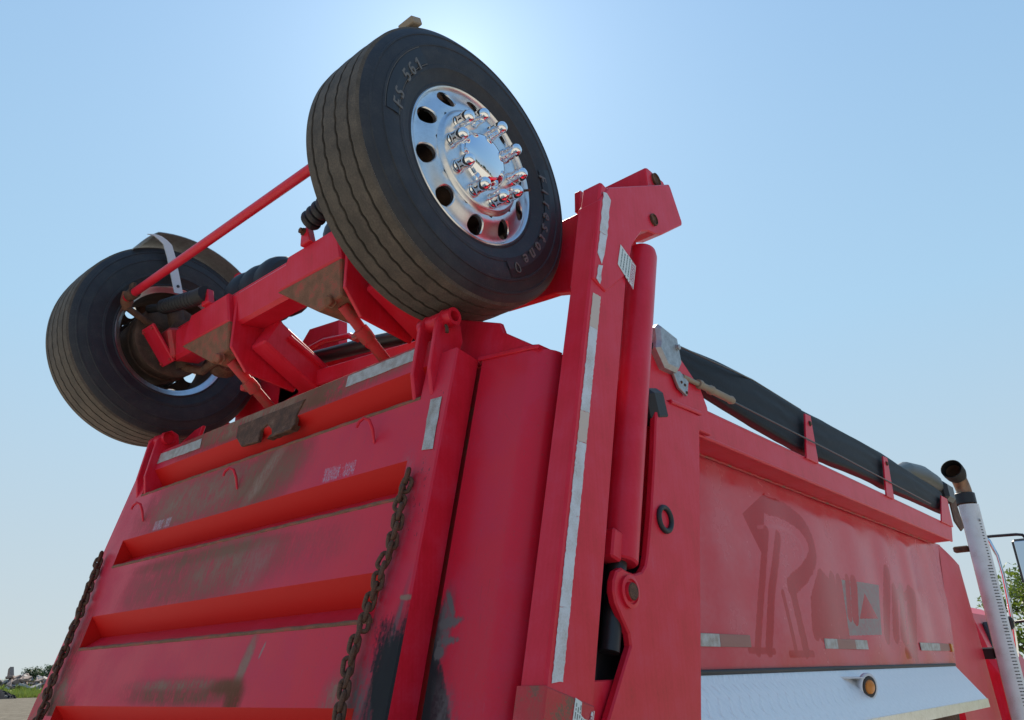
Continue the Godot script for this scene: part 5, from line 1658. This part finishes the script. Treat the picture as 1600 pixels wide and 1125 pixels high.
func far(az: float, dist: float) -> Vector3:
	# a place on the ground: az in degrees from the truck's front towards its right
	var a := deg_to_rad(az)
	return Vector3(CAM.x + sin(a) * dist, 0, CAM.z - cos(a) * dist)

func make_rubble(at: Vector3, along: Vector3, ln: float, hgt: float, sd: int, label: String, cnt: int) -> void:
	var g := group_node(self, "rubble_heap", at)
	tag(g, label, "rubble", "rubble heaps at the edge of the yard")
	var r := RandomNumberGenerator.new()
	r.seed = sd
	var kinds := []
	for k in 6:
		var b := MB.new()
		var pl := PackedVector2Array()
		for i in 6:
			var a := TAU * i / 6 + r.randf_range(-0.3, 0.3)
			pl.append(Vector2(cos(a), sin(a)) * r.randf_range(0.6, 1.1))
		var th := r.randf_range(0.12, 0.4)
		b.prism(pl, Transform3D(Basis(Vector3.RIGHT, -PI / 2)), -th, th, 0.05)
		kinds.append(b.mesh())
	var mound := MB.new()
	var side := along.cross(Vector3.UP)
	var n := 26
	var hh := func(i: int, j: int) -> Vector3:
		var u := float(i) / n * 2.0 - 1.0
		var w := float(j) / 8.0 * 2.0 - 1.0
		var y := hgt * 0.72 * maxf(0, 1.0 - w * w) * (0.75 + 0.25 * sin(i * 1.9 + sd)) * smoothstep(1.0, 0.75, absf(u))
		return along * u * ln * 0.5 + side * w * hgt * 1.5 + Vector3(0, y - 0.05, 0)
	for i in n:
		for j in 8:
			mound.quad(hh.call(i, j), hh.call(i + 1, j), hh.call(i + 1, j + 1), hh.call(i, j + 1), Vector3.UP)
	put(g, "mound", mound, M.brown_concrete)
	for i in cnt:
		var u := r.randf_range(-1, 1)
		var w := r.randf_range(-0.9, 0.9)
		var y := hgt * 0.74 * maxf(0, 1.0 - w * w) * (0.8 + 0.2 * sin((u + 1) * n * 0.95 + sd))
		var s := r.randf_range(0.35, 1.0) * hgt * 0.24
		shared(g, "concrete_slab", kinds[r.randi() % 6], M.concrete if r.randf() < 0.65 else M.brown_concrete, Transform3D(rot_rand(r).scaled(Vector3.ONE * s), along * u * ln * 0.5 + side * w * hgt * 1.4 + Vector3(0, y, 0)))
	var tall := MB.new()
	tall.hexa([Vector3(-0.9, 0, -0.5), Vector3(0.9, 0, -0.5), Vector3(0.9, 0, 0.5), Vector3(-0.9, 0, 0.5), Vector3(-1.5, 2.0, -0.4), Vector3(-0.5, 2.5, -0.4), Vector3(-0.5, 2.5, 0.4), Vector3(-1.5, 2.0, 0.4)])
	var o := put(g, "broken_pillar", tall, M.brown_concrete)
	o.position = Vector3(0, hgt * 0.66, 0) + along * ln * 0.06

func make_tree_shape(sd: int, hgt: float, wide: float, leaves: int, leaf: float) -> Array:
	var r := RandomNumberGenerator.new()
	r.seed = sd
	var tr := MB.new()
	tr.tube([Vector3.ZERO, Vector3(0.05, hgt * 0.25, 0.03), Vector3(-0.04, hgt * 0.5, 0.06), Vector3(0.05, hgt * 0.8, 0)], [hgt * 0.035, hgt * 0.026, hgt * 0.018, hgt * 0.006], 8)
	var tips := []
	for k in 15:
		var y0 := hgt * r.randf_range(0.22, 0.72)
		var a := TAU * k / 15.0 * 2.4 + r.randf()
		var reach := wide * r.randf_range(0.55, 1.0) * (1.0 - 0.55 * absf(y0 / hgt - 0.42))
		var e := Vector3(cos(a) * reach, y0 + hgt * r.randf_range(0.08, 0.24), sin(a) * reach)
		tr.tube([Vector3(0, y0, 0), e * 0.5 + Vector3(0, y0 * 0.55, 0), e], [hgt * 0.013, hgt * 0.009, hgt * 0.003], 5)
		tips.append(e)
		tips.append(e * 0.62 + Vector3(0, y0 * 0.42, 0))
	tips.append(Vector3(0, hgt * 0.95, 0))
	var cr := MB.new()
	for i in leaves:
		var c: Vector3 = tips[r.randi() % tips.size()]
		var rad := wide * 0.34
		var o := Vector3(r.randfn(), r.randfn() * 0.75, r.randfn()) * rad * 0.5
		var p := c + o
		p.y = clampf(p.y, hgt * 0.12, hgt * 1.06)
		var bs := Basis.from_euler(Vector3(r.randf() * TAU, r.randf() * TAU, r.randf() * TAU)) * (leaf * r.randf_range(0.6, 1.3))
		var nn := bs.z.normalized()
		cr.t(p - bs.x, p + bs.y * 0.55, p - bs.y * 0.55, nn, nn, nn)
		cr.t(p + bs.x, p + bs.y * 0.55, p - bs.y * 0.55, nn, nn, nn)
	return [tr.mesh(), cr.mesh()]

func add_tree(called: String, shape: Array, leaf: String, at: Vector3, sc: float, turn: float, label: String, group: String) -> void:
	var g := group_node(self, called, at)
	g.rotation.y = turn
	g.scale = Vector3.ONE * sc
	tag(g, label, "tree", group)
	shared(g, "trunk", shape[0], M.bark, Transform3D())
	shared(g, "crown", shape[1], M[leaf], Transform3D())

func make_land() -> void:
	var b := MB.new()
	b.quad(Vector3(-1500, 0, -1500), Vector3(1500, 0, -1500), Vector3(1500, 0, 1500), Vector3(-1500, 0, 1500), Vector3.UP)
	struct("ground", b, M.gravel)
	b = MB.new()
	b.quad(Vector3(-16, 0.004, -24), Vector3(40, 0.004, -24), Vector3(40, 0.004, 34), Vector3(-16, 0.004, 34), Vector3.UP)
	struct("yard_pavement", b, M.pale_yard)
	# low grassy bank far behind the truck's left side
	b = MB.new()
	var nf := FastNoiseLite.new()
	nf.seed = 3
	nf.frequency = 0.02
	var bank := func(i: int, j: int) -> Vector3:
		var p := far(-82.0 + 26.0 * i / 60.0, 185.0 + 120.0 * j / 20.0)
		p.y = -0.05 + 2.4 * smoothstep(0.0, 0.5, j / 20.0) + 1.6 * nf.get_noise_2d(p.x, p.z) * smoothstep(0.0, 0.3, j / 20.0)
		return p
	for i in 60:
		for j in 20:
			b.quad(bank.call(i, j), bank.call(i + 1, j), bank.call(i + 1, j + 1), bank.call(i, j + 1), Vector3.UP)
	struct("grass_bank", b, M.grass_ground)
	# weeds on the bank
	var tuft := MB.new()
	rng.seed = 11
	for k in 9:
		var a := rng.randf() * TAU
		var o := Vector3(cos(a), 0, sin(a)) * rng.randf_range(0.0, 0.5)
		var side := Vector3(-sin(a), 0, cos(a)) * 0.11
		tuft.tf(o - side, o + side, o * 1.6 + Vector3(0, rng.randf_range(0.5, 1.0), 0), Vector3(cos(a), 0.4, sin(a)))
	var mm := MultiMesh.new()
	mm.transform_format = MultiMesh.TRANSFORM_3D
	mm.mesh = tuft.mesh()
	mm.instance_count = 5200
	for k in 5200:
		var fi := rng.randf() * 59.0
		var fj := pow(rng.randf(), 1.5) * 14.0
		var p: Vector3 = bank.call(int(fi), int(fj)).lerp(bank.call(int(fi) + 1, int(fj) + 1), rng.randf())
		mm.set_instance_transform(k, Transform3D(Basis(Vector3.UP, rng.randf() * TAU).scaled(Vector3.ONE * rng.randf_range(0.5, 1.5)), p))
	var mi := MultiMeshInstance3D.new()
	mi.name = "weeds"
	mi.multimesh = mm
	mi.material_override = M.grass_blade
	add_child(mi)
	tag(mi, "yellow-green weeds covering the distant bank", "weeds", "", "stuff")
	# right-hand verge below the trees
	b = MB.new()
	var verge := func(i: int, j: int) -> Vector3:
		var p := far(-16.0 + 60.0 * i / 30.0, 42.0 + 60.0 * j / 8.0)
		p.y = 0.9 * smoothstep(0.0, 0.4, j / 8.0) - 0.03
		return p
	for i in 30:
		for j in 8:
			b.quad(verge.call(i, j), verge.call(i + 1, j), verge.call(i + 1, j + 1), verge.call(i, j + 1), Vector3.UP)
	struct("grass_verge", b, M.grass_ground)
	var al := Vector3(cos(deg_to_rad(-72.0)), 0, sin(deg_to_rad(-72.0)))
	make_rubble(far(-72.6, 232.0), al, 22.0, 6.2, 5, "heap of broken concrete slabs with an upright pillar beyond the weeds", 150)
	make_rubble(far(-69.6, 236.0), al, 14.0, 5.2, 8, "lower heap of pale slabs half hidden behind the tailgate", 60)
	# pile of broken asphalt at the foot of the bank
	var g := group_node(self, "asphalt_pile", far(-73.2, 180.0))
	tag(g, "dark pile of broken asphalt in front of the grass", "pile")
	b = MB.new()
	var pf := [Vector2(4.6, 0.0), Vector2(3.9, 0.45), Vector2(2.8, 1.15), Vector2(1.5, 1.75), Vector2(0.4, 2.05), Vector2(0, 2.1)]
	b.lathe(pf, axis_frame(Vector3.ZERO, Vector3.UP), 22)
	put(g, "mound", b, M.broken_asphalt)
	var r := RandomNumberGenerator.new()
	r.seed = 31
	var ck := MB.new()
	ck.prism(PackedVector2Array([Vector2(-1, -0.5), Vector2(0.3, -0.9), Vector2(1, 0.1), Vector2(0.2, 0.9), Vector2(-0.8, 0.6)]), Transform3D(), -0.3, 0.3, 0.08)
	var cm := ck.mesh()
	for k in 170:
		var a := r.randf() * TAU
		var d := sqrt(r.randf()) * 4.6
		shared(g, "asphalt_chunk", cm, M.broken_asphalt if r.randf() < 0.93 else M.concrete, Transform3D(rot_rand(r).scaled(Vector3.ONE * r.randf_range(0.2, 0.5)), Vector3(cos(a) * d, maxf(0.05, 2.0 * (1.0 - d / 4.6)) + 0.05, sin(a) * d)))
	var t1 := make_tree_shape(1, 7.0, 2.9, 5200, 0.14)
	var t2 := make_tree_shape(2, 6.2, 2.7, 4600, 0.15)
	var t3 := make_tree_shape(3, 10.0, 5.0, 3600, 0.36)
	add_tree("leafy_tree", t1, "leaf_b", far(-8.3, 56.0), 0.98, 0.4, "bright green leafy tree standing behind the mirror and exhaust", "trees at the right edge")
	add_tree("leafy_tree", t2, "leaf_a", far(-5.4, 60.0), 1.05, 1.9, "leafy tree at the far right edge", "trees at the right edge")
	add_tree("leafy_tree", t2, "leaf_a", far(-10.9, 74.0), 0.62, 3.1, "low green tree far behind the exhaust stack", "trees at the right edge")
	add_tree("leafy_tree", t1, "leaf_b", far(-1.5, 62.0), 1.1, 2.5, "leafy tree standing just beyond the right edge", "trees at the right edge")
	var lab := ["dark distant tree above the rubble, nearest to the upright pillar", "dark distant tree in the middle of the skyline clump", "dark distant tree of the skyline clump, closest to the tailgate edge"]
	for k in 3:
		add_tree("distant_tree", t3, "leaf_c", far(-71.0 + k * 0.62, 330.0 + 6.0 * k), 0.82 + 0.07 * (k % 2), k * 1.3, lab[k], "distant trees on the skyline")
	# the open side of the yard, which the chrome hub mirrors
	var ac := Vector3(0, 0, 1)
	make_rubble(Vector3(34, 0, -14), ac, 22.0, 3.2, 15, "long concrete heap on the open side of the yard", 60)
	for k in 8:
		add_tree("yard_tree", t3, "leaf_c", Vector3(62.0 + 5.0 * (k % 3), 0, -48.0 + k * 9.0), 0.75 + 0.12 * (k % 4), k * 0.9, "dark tree of the row along the open side of the yard", "trees along the open side of the yard")

func _ready() -> void:
	# camera
	var cam := Camera3D.new()
	cam.name = "camera"
	cam.transform = Transform3D(Basis(Vector3(0.75333, -0.02507, -0.65716), Vector3(0.26791, 0.92429, 0.27186), Vector3(0.60060, -0.38086, 0.70301)).orthonormalized(), CAM)
	cam.fov = rad_to_deg(2.0 * atan(562.5 / 1196.0))
	cam.near = 0.05
	cam.far = 4000.0
	add_child(cam)
	# sky, exposure
	var env := Environment.new()
	env.background_mode = Environment.BG_SKY
	env.sky = Sky.new()
	env.sky.sky_material = make_sky()
	env.tonemap_mode = Environment.TONE_MAPPER_LINEAR
	env.tonemap_exposure = 1.3
	env.sdfgi_enabled = true
	env.ssao_enabled = true
	env.ssil_enabled = true
	var we := WorldEnvironment.new()
	we.name = "world_environment"
	we.environment = env
	add_child(we)
	# sun, behind the raised wheel
	var sun := DirectionalLight3D.new()
	sun.name = "sun"
	sun.light_energy = 1.6
	sun.light_color = Color(1.0, 0.96, 0.89)
	sun.light_angular_distance = 0.53
	sun.shadow_enabled = true
	sun.basis = Basis.looking_at(-Vector3(-0.522, 0.684, -0.509), Vector3.UP)
	add_child(sun)
	make_materials()
	make_land()
	truck = group_node(self, "dump_truck")
	tag(truck, "red dump truck with a trailing axle folded up over its muddy tailgate", "truck")
	make_body()
	make_tailgate()
	make_chain("tailgate_chain", TG(1.008, 2.20, 0.022), TG(0.915, 1.30, 0.03), 1)
	make_chain("tailgate_chain", TG(-1.092, 2.20, 0.022), TG(-0.985, 1.30, 0.03), 2)
	make_fender()
	make_arm(1.0)
	make_arm(-1.0)
	make_tarp()
	make_axle()
	make_front()
